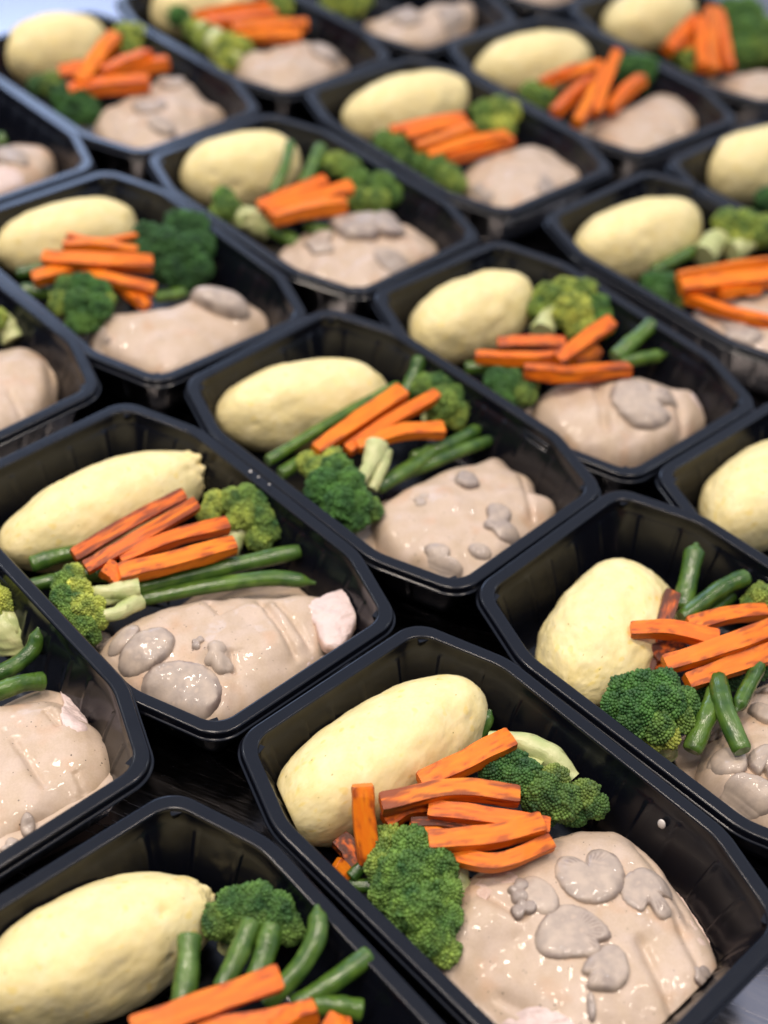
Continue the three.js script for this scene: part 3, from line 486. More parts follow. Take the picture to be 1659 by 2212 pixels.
{
  const c = chicken('A', 'thick chicken breast under mushroom cream sauce', Z1, [[650, 930, 9], [740, 840, 12], [880, 765], [985, 672, 24], [1100, 640, 26], [1230, 655, 26], [1310, 740, 22], [1375, 840, 20], [1450, 960, 18], [1500, 1090, 14], [1500, 1200, 12], [1440, 1340, 11], [1220, 1470, 10], [980, 1430, 10], [790, 1290, 10], [660, 1160, 10], [620, 1030, 9]],
    { h: 30, e: 0.42, hb: 14, folds: [[1250, 980, 1400, 1270, 2, 2.6, 1.6], [1235, 670, 1440, 960, 1.6, 3, 1.8], [1360, 900, 1470, 1120, 1.4, 2.2, 1.4], [760, 840, 930, 950, 1.4, 2.4, 1.2], [820, 1120, 1010, 1270, 1.2, 2.6, 1.2], [1000, 640, 900, 760, 1, 2, 1]], bumps: [[1130, 700, 160, 2], [1330, 830, 70, 2.5], [900, 1000, 130, -3], [760, 1130, 240, -8]], pool: 9, poolX: -0.002 });
  mushroom(c, 'crescent mushroom slice with notch facing the carrots', 1112, 808, 116, -1.9, 'kidney', { grey: 0.35, asp: 0.85 });
  mushroom(c, 'mushroom slice with stem, nearest the far wall', 1290, 870, 84, 1.0, 'cap', { grey: 0.5 });
  mushroom(c, 'big rounded mushroom slice in the middle', 1058, 995, 110, -0.1, 'notch', { grey: 0.4, asp: 0.92 });
  mushroom(c, 'mushroom slice with dark stem, nearest the front', 1160, 1108, 84, 2.2, 'notch', { grey: 0.5, asp: 0.85, t: 3.6 });
  mushroom(c, 'dark torn mushroom bit left of the slices', 893, 868, 36, 0.9, 'bit', { grey: 1.3, t: 3 });
  mushroom(c, 'second dark torn mushroom bit, just lower', 905, 925, 34, 2.0, 'bit', { grey: 1.4, t: 3 });
  mushroom(c, 'pale mushroom bit tucked beside the torn ones', 955, 880, 62, 0.9, 'oval', { grey: 0.2, t: 2.2 });
  mushroom(c, 'dark mushroom edge at the right chicken rim', 1455, 1130, 34, 1.3, 'bit', { grey: 1 });
  mushroom(c, 'dark mushroom stem trailing to the front rim', 1115, 1222, 36, 1.5, 'oval', { grey: 0.95, asp: 0.5, t: 2 });
  c.bare([[742, 872], [790, 806], [868, 806], [905, 835], [830, 850], [770, 905]], { rim: 0.1, lift: 0.2, tint: [0.60, 0.43, 0.35] });
  c.bare([[1385, 860], [1440, 930], [1480, 1010], [1490, 1075], [1462, 1060], [1420, 960]], { rim: 0.15, lift: 0.4, tint: [0.62, 0.45, 0.37] });
  c.bare([[830, 1290], [900, 1235], [980, 1225], [1060, 1270], [1080, 1330], [900, 1350]], { rim: 0.1 });
}
{ const g = new THREE.SphereGeometry(0.0021, 20, 14); g.scale(0.8, 1.15, 0.4); const m = mesh('sauce_droplet', g, M.cream, scene); m.position.copy(trayPoint('A', 0.034, TW / 2 - 0.0108, 29)); m.rotation.y = -0.751; tag(m, 'tiny white cream droplet on the wall of the foreground right tray', 'droplet'); }

// ================================================================ T: bottom left corner tray
potato('T', Z2(-120, 985, 20), Z2(868, 565, 20), 45, { p: 2.0, rag: 0.35, look: 'large pointed scoop of mashed potato' });
broccoli('T', 'dark round broccoli floret', Z2, [[900, 650, 75, 26, 0.15], [960, 590, 75, 30, 0.05], [1050, 570, 75, 32, 0.05], [1130, 610, 75, 30, 0.05], [1175, 680, 65, 26, 0.1], [1040, 650, 95, 27, 0.12], [960, 680, 65, 22, 0.15], [1100, 690, 70, 22, 0.1]], [[[1000, 680, 20, 4], [910, 760, 10, 3]]], { bud: 0.8, dark: 0.5 });
bean('T', 'stubby bean against the potato', [Z2(775, 705, 38), Z2(765, 850, 35), Z2(740, 1020, 31)], { r: 4.6, dark: 0.6 });
bean('T', 'straight bean, second from the potato,', [Z2(1030, 650, 40), Z2(980, 770, 38), Z2(905, 930, 34)], { r: 4.3, dark: 0.3 });
bean('T', 'straight bean in front of the broccoli', [Z2(1112, 665, 40), Z2(1085, 770, 38), Z2(1035, 920, 34)], { r: 4.6, dark: 0.3 });
bean('T', 'curved bean touching the far wall', [Z2(1293, 585, 42), Z2(1295, 700, 40), Z2(1230, 830, 36), Z2(1080, 990, 30)], { r: 4.4, tip: 1, dark: 0.6 });
bean('T', 'bean pointing to the right wall', [Z2(1510, 785, 36), Z2(1370, 890, 34), Z2(1200, 1000, 30)], { r: 4.4, dark: 0.5 });
bean('T', 'short bean nearest the bottom of the photo', [Z2(1480, 1015, 30), Z2(1400, 1000, 31), Z2(1280, 990, 31)], { r: 4.2, dark: 0.3 });
carrot('T', 'long carrot stick across the potato foot', [Z2(540, 1100, 46), Z2(850, 985, 47), Z2(1140, 880, 46)], { w: 9, t: 7, char: 0, tone: 0.35, roll: 0.3, taper: [0.95, 0.95] });
carrot('T', 'carrot stick at the bottom photo edge', [Z2(800, 1100, 42), Z2(1250, 1040, 42)], { w: 8, t: 7, char: 0, tone: 0.4 });
carrot('T', 'upper carrot chunk beside the short bean', [Z2(1120, 1110, 44), Z2(1290, 1015, 45)], { w: 8, t: 8, char: 0.05, tone: 0.4 });
carrot('T', 'small carrot tip beneath the short bean', [Z2(1330, 1060, 33), Z2(1420, 1085, 31)], { w: 7, t: 6, char: 0.15, tone: 0.4 });

// ================================================================ C: left tray with bare chicken tip
potato('C', Z3(8, 700, 19), Z3(838, 356, 22), 44, { p: 1.9, rag: 1, e1: 0.9, look: 'long ragged-ended scoop of mashed potato' });
carrot('C', 'scorched carrot stick lying nearest the potato', [Z3(300, 715, 31), Z3(750, 462, 38)], { w: 7.6, t: 7, char: 0.55, tone: 0.2, roll: 0.5, taper: [0.9, 0.8] });
carrot('C', 'scorched carrot stick, second from the potato,', [Z3(350, 765, 32), Z3(480, 690, 35), Z3(800, 505, 36)], { w: 7.4, t: 7, char: 0.4, tone: 0.3, roll: 0.4 });
carrot('C', 'carrot stick, third from the potato,', [Z3(490, 730, 33), Z3(715, 640, 35), Z3(930, 588, 34)], { w: 7.6, t: 7, char: 0.25, tone: 0.3, roll: 0.2, taper: [0.75, 1] });
carrot('C', 'bright carrot stick lying on the long beans', [Z3(490, 790, 33), Z3(720, 735, 35), Z3(960, 670, 35)], { w: 9, t: 8, char: 0.15, tone: 0.8, roll: 0.15 });
carrot('C', 'stubby carrot end above the broccoli stem', [Z3(425, 760, 34), Z3(490, 815, 30)], { w: 8.5, t: 8, char: 0.1, tone: 0.2 });
bean('C', 'thick bean crossing the potato foot', [Z3(125, 750, 24), Z3(230, 715, 25), Z3(380, 690, 25)], { r: 4.2, dark: 0.3 });
bean('C', 'half-hidden bean beside the near wall', [Z3(105, 840, 20), Z3(200, 820, 20), Z3(330, 800, 19)], { r: 4, dark: 0.8 });
bean('C', 'dark bean hidden beneath the carrots', [Z3(330, 790, 22), Z3(450, 790, 20)], { r: 4.4, dark: 1 });
bean('C', 'long bean directly below the bright carrot', [Z3(560, 845, 24), Z3(900, 765, 26), Z3(1222, 695, 25)], { r: 4.2, dark: 0.5 });
bean('C', 'long bean lying along the chicken edge', [Z3(560, 895, 21), Z3(900, 830, 24), Z3(1130, 805, 24), Z3(1288, 825, 22)], { r: 4.0, tip: 2, dark: 0.6 });
broccoli('C', 'floret with a pale forked stem', Z3, [[300, 790, 42, 30, 0.5], [265, 830, 50, 30, 0.15], [260, 890, 55, 29, 0.12], [320, 860, 55, 30, 0.75], [340, 925, 55, 30, 0.65], [290, 950, 60, 27, 0.15], [330, 1000, 60, 25, 0.2], [390, 970, 48, 25, 0.5], [370, 1040, 40, 20, 0.15], [400, 910, 30, 28, 0.8]],
  [[[340, 860, 27, 2.4], [440, 862, 30, 3.2], [565, 850, 29, 5.2]], [[370, 960, 26, 2.2], [470, 950, 27, 3], [570, 895, 26, 4.2]], [[360, 910, 27, 2], [440, 895, 27, 2.4], [540, 870, 27, 3]]], { bud: 0.75, dark: 0.2 });
broccoli('C', 'lighter floret leaning on the far wall', Z3, [[880, 500, 50, 30, 0.65], [850, 545, 42, 28, 0.6], [950, 490, 52, 32, 0.3], [1010, 470, 46, 33, 0.15], [1050, 500, 52, 31, 0.15], [1000, 545, 62, 29, 0.35], [1070, 560, 56, 28, 0.2], [1110, 610, 48, 24, 0.2], [1060, 640, 56, 22, 0.3], [960, 570, 42, 27, 0.4]],
  [[[1000, 580, 24, 4], [930, 690, 18, 5]], [[950, 590, 24, 4], [940, 640, 20, 4]]], { bud: 0.75, dark: 0.3 });
{
  const c = chicken('C', 'sliced chicken breast with its tip bare', Z3, [[385, 1150], [450, 1060], [590, 960, 18], [730, 900, 22], [860, 862, 24], [1010, 850, 24], [1160, 862, 24], [1300, 860, 22], [1400, 880, 20], [1430, 950, 18], [1380, 1060], [1290, 1200], [1060, 1350], [820, 1430], [600, 1340], [460, 1240]],
    { h: 29, folds: [[1040, 860, 1215, 1110, 2.2, 2, 2.2], [1110, 870, 1275, 1060, 1.8, 1.8, 1.6], [830, 870, 900, 950, 1.6, 2.4, 1.6], [930, 1090, 950, 1180, 1.2, 1.6, 1.6]], bumps: [[880, 1120, 60, 3], [600, 1250, 120, -2]], pool: 11, poolX: 0.002 });
  mushroom(c, 'upright oval mushroom slice beside the broccoli stem', 598, 1100, 98, -0.6, 'oval', { grey: 0.5, t: 4.5, asp: 1.05 });
  mushroom(c, 'mushroom slice half-hidden behind the oval one', 505, 1055, 62, -0.9, 'oval', { grey: 0.45, t: 3.5 });
  mushroom(c, 'broad flat mushroom slice nearest the front corner', 740, 1262, 138, 0.2, 'oval', { grey: 0.6, t: 3, asp: 1.05 });
  mushroom(c, 'tiny blue-grey mushroom speck on the chicken middle', 806, 1072, 26, 1.2, 'bit', { grey: 1.2, t: 2 });
  mushroom(c, 'sauce-covered lump right of the grey speck', 890, 1115, 58, 0.3, 'bit', { grey: -0.3, t: 3 });
  mushroom(c, 'dark mushroom piece against the near wall', 420, 1075, 50, 0.3, 'bit', { grey: 0.8, t: 2.5 });
  c.bare([[1232, 900], [1310, 862], [1400, 832], [1465, 850], [1470, 900], [1440, 1000], [1370, 1075], [1320, 1060], [1290, 985]], { hh: 27, rim: 0.6, jg: 0.04 });
  c.bare([[1345, 1090], [1300, 1100], [1258, 1140], [1250, 1165], [1330, 1140]], { rim: 0.2 });
}

// ================================================================ B: central tray
potato('B', Z5(150, 440, 21), Z5(806, 322, 21), 45, { p: 2.1, look: 'plump scoop of mashed potato with pinkish patch' });
bean('B', 'long straight bean hugging the potato', [Z5(345, 600, 24), Z5(600, 445, 28), Z5(845, 312, 28)], { r: 3.7, dark: 0, tip: 0 });
bean('B', 'upright bean standing behind the carrots', [Z5(932, 205, 38), Z5(905, 280, 32), Z5(865, 360, 26)], { r: 4.6, dark: 0.7 });
bean('B', 'bean hidden behind the front broccoli', [Z5(395, 650, 20), Z5(540, 565, 22)], { r: 4, dark: 0.1 });
bean('B', 'bean passing under the carrots to the right', [Z5(765, 705, 22), Z5(900, 620, 24), Z5(975, 560, 25)], { r: 4.4, dark: 0.3 });
bean('B', 'dark bean ending at the far wall', [Z5(900, 590, 24), Z5(1050, 535, 25), Z5(1175, 465, 25)], { r: 4.2, tip: 2, dark: 0.9 });
bean('B', 'bean lying next to the chicken', [Z5(850, 660, 20), Z5(1050, 575, 23), Z5(1238, 505, 23)], { r: 3.6, tip: 2, dark: 0.7 });
carrot('B', 'thickest carrot stick, nearest the potato,', [Z5(530, 560, 33), Z5(862, 338, 38)], { w: 9.5, t: 8.5, char: 0, tone: 0.7, roll: 0.2, taper: [0.75, 1] });
carrot('B', 'middle of three carrot sticks', [Z5(650, 560, 31), Z5(995, 348, 36)], { w: 7.6, t: 7, char: 0.05, tone: 0.4, roll: 0.2, taper: [0.8, 0.9] });
carrot('B', 'carrot stick with rounded end, nearest the chicken,', [Z5(690, 545, 33), Z5(860, 490, 36), Z5(1020, 482, 34)], { w: 8.6, t: 7.5, char: 0, tone: 0.65, roll: 0.15, taper: [0.8, 0.9] });
broccoli('B', 'dark green front floret with pale stem', Z5, [[540, 640, 52, 28, 0.3], [500, 610, 42, 26, 0.5], [610, 640, 62, 33, 0.05], [560, 700, 68, 32, 0], [660, 690, 60, 33, 0.02], [620, 760, 70, 30, 0], [690, 760, 56, 29, 0.02], [680, 820, 52, 24, 0.02], [740, 790, 46, 23, 0.12], [600, 590, 38, 32, 0.7]],
  [[[690, 690, 30, 2.8], [735, 620, 33, 3.6], [765, 540, 35, 6]], [[745, 710, 26, 2.6], [775, 640, 30, 3.2], [795, 565, 32, 4]]], { bud: 0.85, dark: 0.35 });
broccoli('B', 'round floret beside the far wall', Z5, [[950, 320, 55, 30, 0.15], [1010, 315, 55, 32, 0.1], [1070, 345, 55, 31, 0.1], [1110, 400, 46, 27, 0.2], [1020, 380, 65, 30, 0.2], [1075, 430, 50, 24, 0.45], [1000, 430, 45, 24, 0.5]], [[[1010, 420, 20, 5], [960, 450, 14, 5]]], { bud: 0.9, dark: 0.35 });
{
  const c = chicken('B', 'broad flat-topped chicken piece in smooth sauce', Z5, [[745, 820], [830, 740, 18], [950, 655, 22], [1050, 600, 24], [1140, 572, 26], [1240, 540, 26], [1300, 590, 24], [1370, 640, 22], [1395, 740, 18], [1460, 800, 14], [1350, 930], [1120, 1090], [930, 1040], [790, 940]],
    { h: 28, e: 0.42, folds: [[1310, 600, 1370, 800, 1.2, 2, 1]], pool: 10, poolX: 0.004 });
  mushroom(c, 'round dark mushroom button', 1110, 680, 48, 0, 'round', { grey: 1, t: 4, e: 0.6 });
  mushroom(c, 'mushroom slice by the front rim, right of centre,', 1240, 845, 72, 0.4, 'bit', { grey: 0.75, t: 3.5 });
  mushroom(c, 'small mushroom piece just below the larger slice', 1160, 948, 38, 0.2, 'oval', { grey: 0.6, t: 2.5 });
  mushroom(c, 'flat mushroom slice at the front corner', 1010, 985, 75, 0.3, 'bit', { grey: 0.5, t: 3, asp: 0.7 });
  mushroom(c, 'faint mushroom trace on the sauce, left side,', 935, 750, 30, 1, 'bit', { grey: 0.35, t: 1 });
}
{ const m = mesh('sauce_droplet', new THREE.SphereGeometry(0.0024, 18, 12).scale(0.7, 1.1, 0.7), M.cream, scene); m.position.copy(Z5(1444, 673, 20)); tag(m, 'tiny white cream droplet on the wall of the central tray', 'droplet'); }

// ================================================================ D: lower left edge
broccoli('D', 'yellow-green floret with pale branching stem', ZL, [[-30, 230, 70, 32, 0.5], [30, 260, 65, 33, 0.7], [60, 310, 48, 31, 0.85], [-20, 320, 70, 30, 0.6], [-60, 260, 90, 30, 0.2]], [[[30, 330, 28, 3], [90, 420, 26, 4], [120, 540, 18, 6]], [[-20, 360, 26, 5], [60, 480, 22, 7], [110, 580, 15, 8]], [[190, 430, 26, 3.5], [150, 500, 22, 4], [80, 600, 14, 5]]], { bud: 0.75 });
bean('D', 'dark curved bean hanging from the far wall', [ZL(265, 455, 34), ZL(225, 600, 28), ZL(120, 700, 26), ZL(-40, 790, 25)], { r: 4.3, tip: 1, dark: 1 });
bean('D', 'glossy bean lying along the chicken', [ZL(295, 820, 24), ZL(150, 835, 27), ZL(-40, 900, 28)], { r: 4.4, dark: 0.5 });
{
  const c = chicken('D', 'creased chicken piece with a rough bare edge', ZL, [[-200, 1100], [-80, 980, 20], [100, 905, 24], [280, 850, 26], [400, 890, 24], [500, 980, 22], [590, 1080, 20], [730, 1220, 15], [800, 1440, 12], [620, 1670], [250, 1850], [-100, 2000], [-300, 1700], [-350, 1350]],
    { h: 27, folds: [[50, 1180, 300, 1520, 1.2, 2, 1.2], [480, 1390, 550, 1510, 0.7, 1.5, 0.6], [290, 1000, 400, 1130, 1.2, 2.5, 1]], bumps: [[370, 1000, 70, 2.5], [200, 1650, 120, 1.5]], pool: 19, e: 0.45, poolX: 0.0, pink: 0.15 });
  mushroom(c, 'grey mushroom stem at the front rim', 190, 1810, 60, 1.4, 'oval', { grey: 0.7, t: 3 });
  mushroom(c, 'wrinkled mushroom bit by the photo edge', 70, 1950, 70, 0.6, 'bit', { grey: 0.5 });
  c.bare([[410, 890], [470, 930], [550, 1020], [590, 1110], [560, 1160], [440, 1130], [400, 1060], [430, 980]], { rim: 0.35, jg: 0.1, tint: [0.72, 0.55, 0.5] });
}

// ================================================================ R: right-hand tray with charred carrots
potato('R', Z4(1130, 612, 22), Z4(800, 1125, 21), 52, { h: 41, p: 2.5, lump: 1.5, look: 'blunt lumpy scoop of mashed potato' });
carrot('R', 'blackened carrot stick leaning on the potato', [Z4(1250, 690, 38), Z4(1200, 850, 32), Z4(1135, 1020, 24)], { w: 8.5, t: 7, char: 0.95, tone: 0.3 });
carrot('R', 'carrot stick pointing at the potato', [Z4(1070, 850, 40), Z4(1250, 850, 42), Z4(1440, 895, 40)], { w: 8.6, t: 7.5, char: 0.05, tone: 0.3, roll: 0.2, taper: [0.75, 1] });
carrot('R', 'uppermost carrot stick against the beans', [Z4(1320, 835, 36), Z4(1470, 790, 38), Z4(1650, 770, 36)], { w: 8.6, t: 7.5, char: 0.25, tone: 0.6, roll: 0.2 });
carrot('R', 'long middle carrot stick crossing the heap', [Z4(1215, 1000, 38), Z4(1450, 930, 42), Z4(1690, 840, 42)], { w: 9, t: 7.5, char: 0.1, tone: 0.65, roll: 0.2, taper: [0.85, 1] });
carrot('R', 'lowest long carrot stick behind the broccoli', [Z4(1310, 1075, 35), Z4(1490, 1010, 37), Z4(1690, 940, 38)], { w: 8.6, t: 7.5, char: 0.15, tone: 0.6, roll: 0.3, taper: [0.85, 1] });
carrot('R', 'small scorched carrot end at the potato foot', [Z4(1062, 1045, 20), Z4(1210, 1005, 24)], { w: 8, t: 6, char: 0.5, tone: 0.8 });
carrot('R', 'burnt carrot piece under the pointing stick', [Z4(1160, 960, 28), Z4(1290, 905, 30)], { w: 8, t: 7, char: 0.85, tone: 0.1 });
bean('R', 'upright pointed bean behind the carrots', [Z4(1352, 478, 42), Z4(1325, 600, 36), Z4(1290, 760, 28)], { r: 5.0, tip: 1, dark: 0.6 });
bean('R', 'thick bean leaning towards the far wall', [Z4(1570, 620, 40), Z4(1470, 665, 38), Z4(1290, 800, 32)], { r: 4.7, dark: 0.8 });
bean('R', 'short bean lying behind the leaning one', [Z4(1500, 700, 30), Z4(1400, 790, 28)], { r: 4.2, dark: 0.9 });
bean('R', 'bean with a scorched end, right of the broccoli,', [Z4(1440, 1100, 34), Z4(1390, 1240, 32), Z4(1330, 1370, 26)], { r: 4.7, dark: 0.3, scorch: 0.4 });
bean('R', 'glossy bean hanging over the mushrooms', [Z4(1440, 1050, 36), Z4(1470, 1180, 37), Z4(1550, 1370, 34)], { r: 4.7, dark: 0.5 });
bean('R', 'shrivelled bean beside the glossy one', [Z4(1620, 1000, 36), Z4(1570, 1100, 36), Z4(1520, 1200, 35)], { r: 4.0, tip: 2, dark: 0.7, scorch: 0.3 });
broccoli('R', 'dark domed floret against the near wall', Z4, [[1050, 1120, 75, 32, 0], [1120, 1100, 75, 36, 0], [1210, 1090, 70, 37, 0], [1010, 1180, 65, 30, 0], [1110, 1190, 85, 36, 0], [1220, 1160, 80, 37, 0.02], [1300, 1160, 62, 33, 0.05], [1080, 1250, 70, 32, 0.05], [1180, 1260, 75, 33, 0.1], [1280, 1230, 62, 31, 0.15], [1170, 1320, 48, 27, 0.7], [1230, 1310, 50, 28, 0.75], [1130, 1300, 40, 28, 0.4]], [[[1190, 1300, 24, 6], [1220, 1380, 12, 5]]], { bud: 0.88, dark: 0.45 });
broccoli('R', 'small floret at the right photo edge', Z4, [[1630, 705, 55, 36, 0.4], [1680, 730, 60, 34, 0.2], [1590, 730, 40, 33, 0.2]], [], { bud: 0.85, dark: 0.3 });
broccoli('R', 'dark broccoli scrap beneath the lowest carrot', Z4, [[1640, 1010, 45, 28, 0], [1400, 1120, 45, 24, 0], [1500, 1060, 50, 26, 0]], [], { bud: 0.85, dark: 0.9 });
{
  const c = chicken('R', 'chicken heaped with many mushrooms', Z4, [[1360, 1460], [1390, 1340, 18], [1500, 1180, 20], [1640, 1060, 24], [1800, 1000, 24], [1950, 1100], [2000, 1350], [1900, 1700], [1700, 1750], [1500, 1650], [1390, 1560]], { h: 29, wob: 1.6, pool: 9, poolX: 0.0, bumps: [[1500, 1450, 80, 3]] });
  mushroom(c, 'pale sauced mushroom beneath the glossy bean end', 1485, 1420, 80, 0.5, 'round', { grey: 0.1, t: 4 });
  mushroom(c, 'wide mushroom slice nearest the front wall', 1580, 1560, 95, 0.2, 'oval', { grey: 0.3, t: 4 });
  mushroom(c, 'mushroom at the photo edge above the wide slice', 1650, 1420, 75, 1.2, 'cap', { grey: 0.4, t: 4 });
  mushroom(c, 'ribbed mushroom slice below the carrots', 1640, 1215, 62, 1.0, 'oval', { grey: 0.3, t: 4 });
  mushroom(c, 'mushroom slice touching the shrivelled bean', 1630, 1110, 50, 0.6, 'bit', { grey: 0.4, t: 3.5 });
  mushroom(c, 'dark mushroom bit by the broccoli', 1440, 1290, 42, 1.5, 'bit', { grey: 0.8, t: 3 });
  mushroom(c, 'lowest mushroom piece behind the tray rim', 1600, 1650, 60, 0.2, 'bit', { grey: 0.7, t: 3 });
}

// ================================================================ E
potato('E', Z7(395, 765, 20), Z7(800, 590, 23), 44, { p: 2.4, lump: 1.2, look: 'squarish scoop of mashed potato' });
broccoli('E', 'bright floret with a pale stem', Z7, [[870, 610, 50, 32, 0.4], [930, 590, 50, 34, 0.5], [1000, 600, 52, 33, 0.4], [960, 660, 65, 34, 0.8], [1050, 650, 50, 30, 0.1], [1060, 710, 45, 26, 0.05], [990, 720, 50, 28, 0.7], [840, 650, 40, 28, 0.3]], [[[910, 640, 28, 3.5], [870, 680, 28, 4.5], [850, 740, 26, 7]]], { bud: 1, dark: 0.1 });
broccoli('E', 'dark floret by the near wall', Z7, [[690, 910, 46, 27, 0], [740, 920, 48, 28, 0.02], [780, 950, 46, 26, 0.2], [720, 960, 48, 24, 0.02], [805, 920, 32, 27, 0.5]], [], { bud: 1, dark: 0.6 });
carrots('E', Z7, [[[690, 775, 33], [930, 775, 34], { char: 0.3, tone: 0.1 }], [[612, 825, 32], [760, 830, 35], [920, 825, 36], { char: 0.2, tone: 0.5 }], [[900, 835, 38], [1095, 700, 44], { w: 9, t: 8, char: 0.1, tone: 0.4 }], [[785, 875, 36], [960, 885, 37], [1160, 868, 36], { w: 10, t: 8, char: 0.45, tone: 0.5 }], [[960, 840, 30], [1050, 805, 30], { char: 0.3 }]]);
bean('E', 'thick upper bean slanting to the far wall', [Z7(1245, 705, 36), Z7(1110, 825, 28)], { r: 5, dark: 0.1 });
bean('E', 'lower bean pointing right', [Z7(1292, 815, 28), Z7(1200, 830, 28), Z7(1130, 845, 27)], { r: 4.2, tip: 1, dark: 0.1 });
bean('E', 'flattened bean near the potato foot', [Z7(575, 865, 20), Z7(680, 860, 22), Z7(790, 850, 22)], { r: 4.6, dark: 0.1 });
{
  const c = chicken('E', 'plump sliced chicken with a large mushroom', Z7, [[810, 1030], [830, 970, 18], [900, 925, 22], [1040, 900, 25], [1180, 885, 25], [1330, 895, 26], [1420, 940, 24], [1450, 1020, 20], [1400, 1100], [1260, 1180], [1100, 1215], [930, 1150]], { h: 31, wob: 1.5, folds: [[1030, 910, 1090, 1080, 2, 3, 2], [1310, 910, 1380, 1080, 2.4, 3, 2]], pool: 8 });
  mushroom(c, 'large mushroom cap slice', 1215, 985, 122, -0.5, 'cap', { grey: 0.3, t: 4.5, asp: 0.9 });
  c.bare([[1370, 905], [1420, 930], [1445, 1000], [1425, 1020], [1380, 960]], { rim: 0.1, jg: 0.02 });
}

// ================================================================ F
potato('F', Z6(-30, 510, 21), Z6(685, 345, 22), 42, { p: 2.2, look: 'rounded scoop of mashed potato with dimples' });
carrots('F', Z6, [[[340, 420, 36], [500, 450, 38], [690, 420, 38], { w: 4, t: 4, char: 0.1 }], [[320, 470, 36], [520, 470, 38], [690, 500, 36], { w: 7, char: 0.1 }], [[220, 530, 36], [480, 545, 40], [765, 560, 36], { w: 9.5, t: 8, char: 0.15, tone: 0.6 }], [[165, 640, 30], [400, 585, 32], { w: 9, char: 0.2 }], [[390, 580, 33], [560, 640, 34], [780, 690, 32], { w: 9, char: 0.25 }], [[570, 650, 30], [740, 775, 26], { w: 9, char: 0.3 }]]);
broccoli('F', 'very dark double-headed floret', Z6, [[740, 430, 75, 34, 0], [720, 520, 70, 30, 0], [830, 470, 90, 34, 0], [900, 370, 75, 37, 0], [980, 380, 75, 36, 0], [1010, 470, 70, 32, 0], [930, 500, 90, 32, 0], [860, 590, 80, 26, 0], [990, 580, 75, 26, 0], [920, 640, 70, 20, 0]], [], { bud: 1.05, dark: 0.95 });
broccoli('F', 'mid-green floret by the near wall', Z6, [[340, 680, 60, 30, 0.1], [420, 670, 62, 33, 0], [490, 700, 60, 32, 0], [310, 760, 60, 28, 0.35], [400, 760, 75, 31, 0.05], [490, 780, 70, 30, 0.02], [400, 850, 65, 25, 0.05], [540, 740, 40, 29, 0.3], [460, 850, 55, 24, 0.05]], [], { bud: 1, dark: 0.35 });
bean('F', 'bean tip beside the potato', [Z6(85, 610, 24), Z6(220, 580, 26)], { r: 3.8, dark: 0.8 });
bean('F', 'bean lying against the near wall', [Z6(110, 690, 20), Z6(280, 710, 20)], { r: 4.5, dark: 0.5 });
bean('F', 'bean scrap between broccoli and chicken', [Z6(780, 730, 18), Z6(930, 700, 18)], { r: 4, dark: 0.3 });
{
  const c = chicken('F', 'smoothly coated chicken piece', Z6, [[440, 940], [500, 880], [600, 830, 20], [690, 780, 24], [830, 750, 26], [950, 720, 26], [1080, 680, 26], [1230, 690, 26], [1320, 760, 22], [1375, 850, 18], [1250, 960], [1050, 1090], [820, 1160], [640, 1080]], { h: 28, e: 0.5, pool: 8 });
  mushroom(c, 'mushroom cap on the far side', 1105, 765, 125, 0.2, 'oval', { grey: 0.55, t: 9, asp: 0.8 });
  mushroom(c, 'small grey mushroom at the near corner', 500, 930, 55, 0.3, 'bit', { grey: 0.6 });
}

// ================================================================ G
potato('G', Z8(738, 730, 22), Z8(1225, 655, 24), 46, { p: 2.5, look: 'high rounded scoop of mashed potato' });
bean('G', 'slim bean leaning across the potato', [Z8(1185, 585, 46), Z8(1160, 690, 42), Z8(1110, 790, 34)], { r: 3.6, dark: 0 });
bean('G', 'thick bean standing right of the potato', [Z8(1312, 600, 40), Z8(1280, 670, 36), Z8(1240, 760, 30)], { r: 5, dark: 0.1 });
bean('G', 'bean lying along the near wall', [Z8(1080, 920, 22), Z8(1210, 990, 20)], { r: 5, dark: 0.1 });
bean('G', 'small bean between carrots and chicken', [Z8(1250, 920, 24), Z8(1360, 960, 24)], { r: 4.5, dark: 0.3 });
carrots('G', Z8, [[[1055, 845, 36], [1330, 735, 42], { w: 9, tone: 0.3, char: 0.05 }], [[1090, 870, 36], [1435, 765, 40], { w: 9, tone: 0.5, char: 0.05 }], [[1110, 895, 34], [1410, 835, 36], { w: 10, t: 9, tone: 0.7, char: 0.05 }], [[1080, 850, 30], [1280, 800, 36], { w: 8, char: 0.1 }]]);
broccoli('G', 'stout-stemmed floret by the near wall', Z8, [[915, 810, 42, 32, 0.1], [935, 850, 45, 30, 0.2], [900, 870, 40, 26, 0.25]], [[[940, 870, 26, 6], [1020, 900, 24, 7], [1100, 930, 20, 8]], [[990, 880, 28, 5], [1090, 890, 26, 6]]], { bud: 1.05, dark: 0.2 });
broccoli('G', 'large loose floret by the far wall', Z8, [[1370, 670, 48, 34, 0.3], [1420, 690, 50, 33, 0.2], [1460, 740, 50, 30, 0.1], [1560, 760, 55, 31, 0.1], [1610, 790, 45, 28, 0.1], [1540, 820, 50, 27, 0.3], [1470, 820, 50, 25, 0.3], [1420, 780, 45, 26, 0.2]], [], { bud: 1.1, dark: 0.25 });
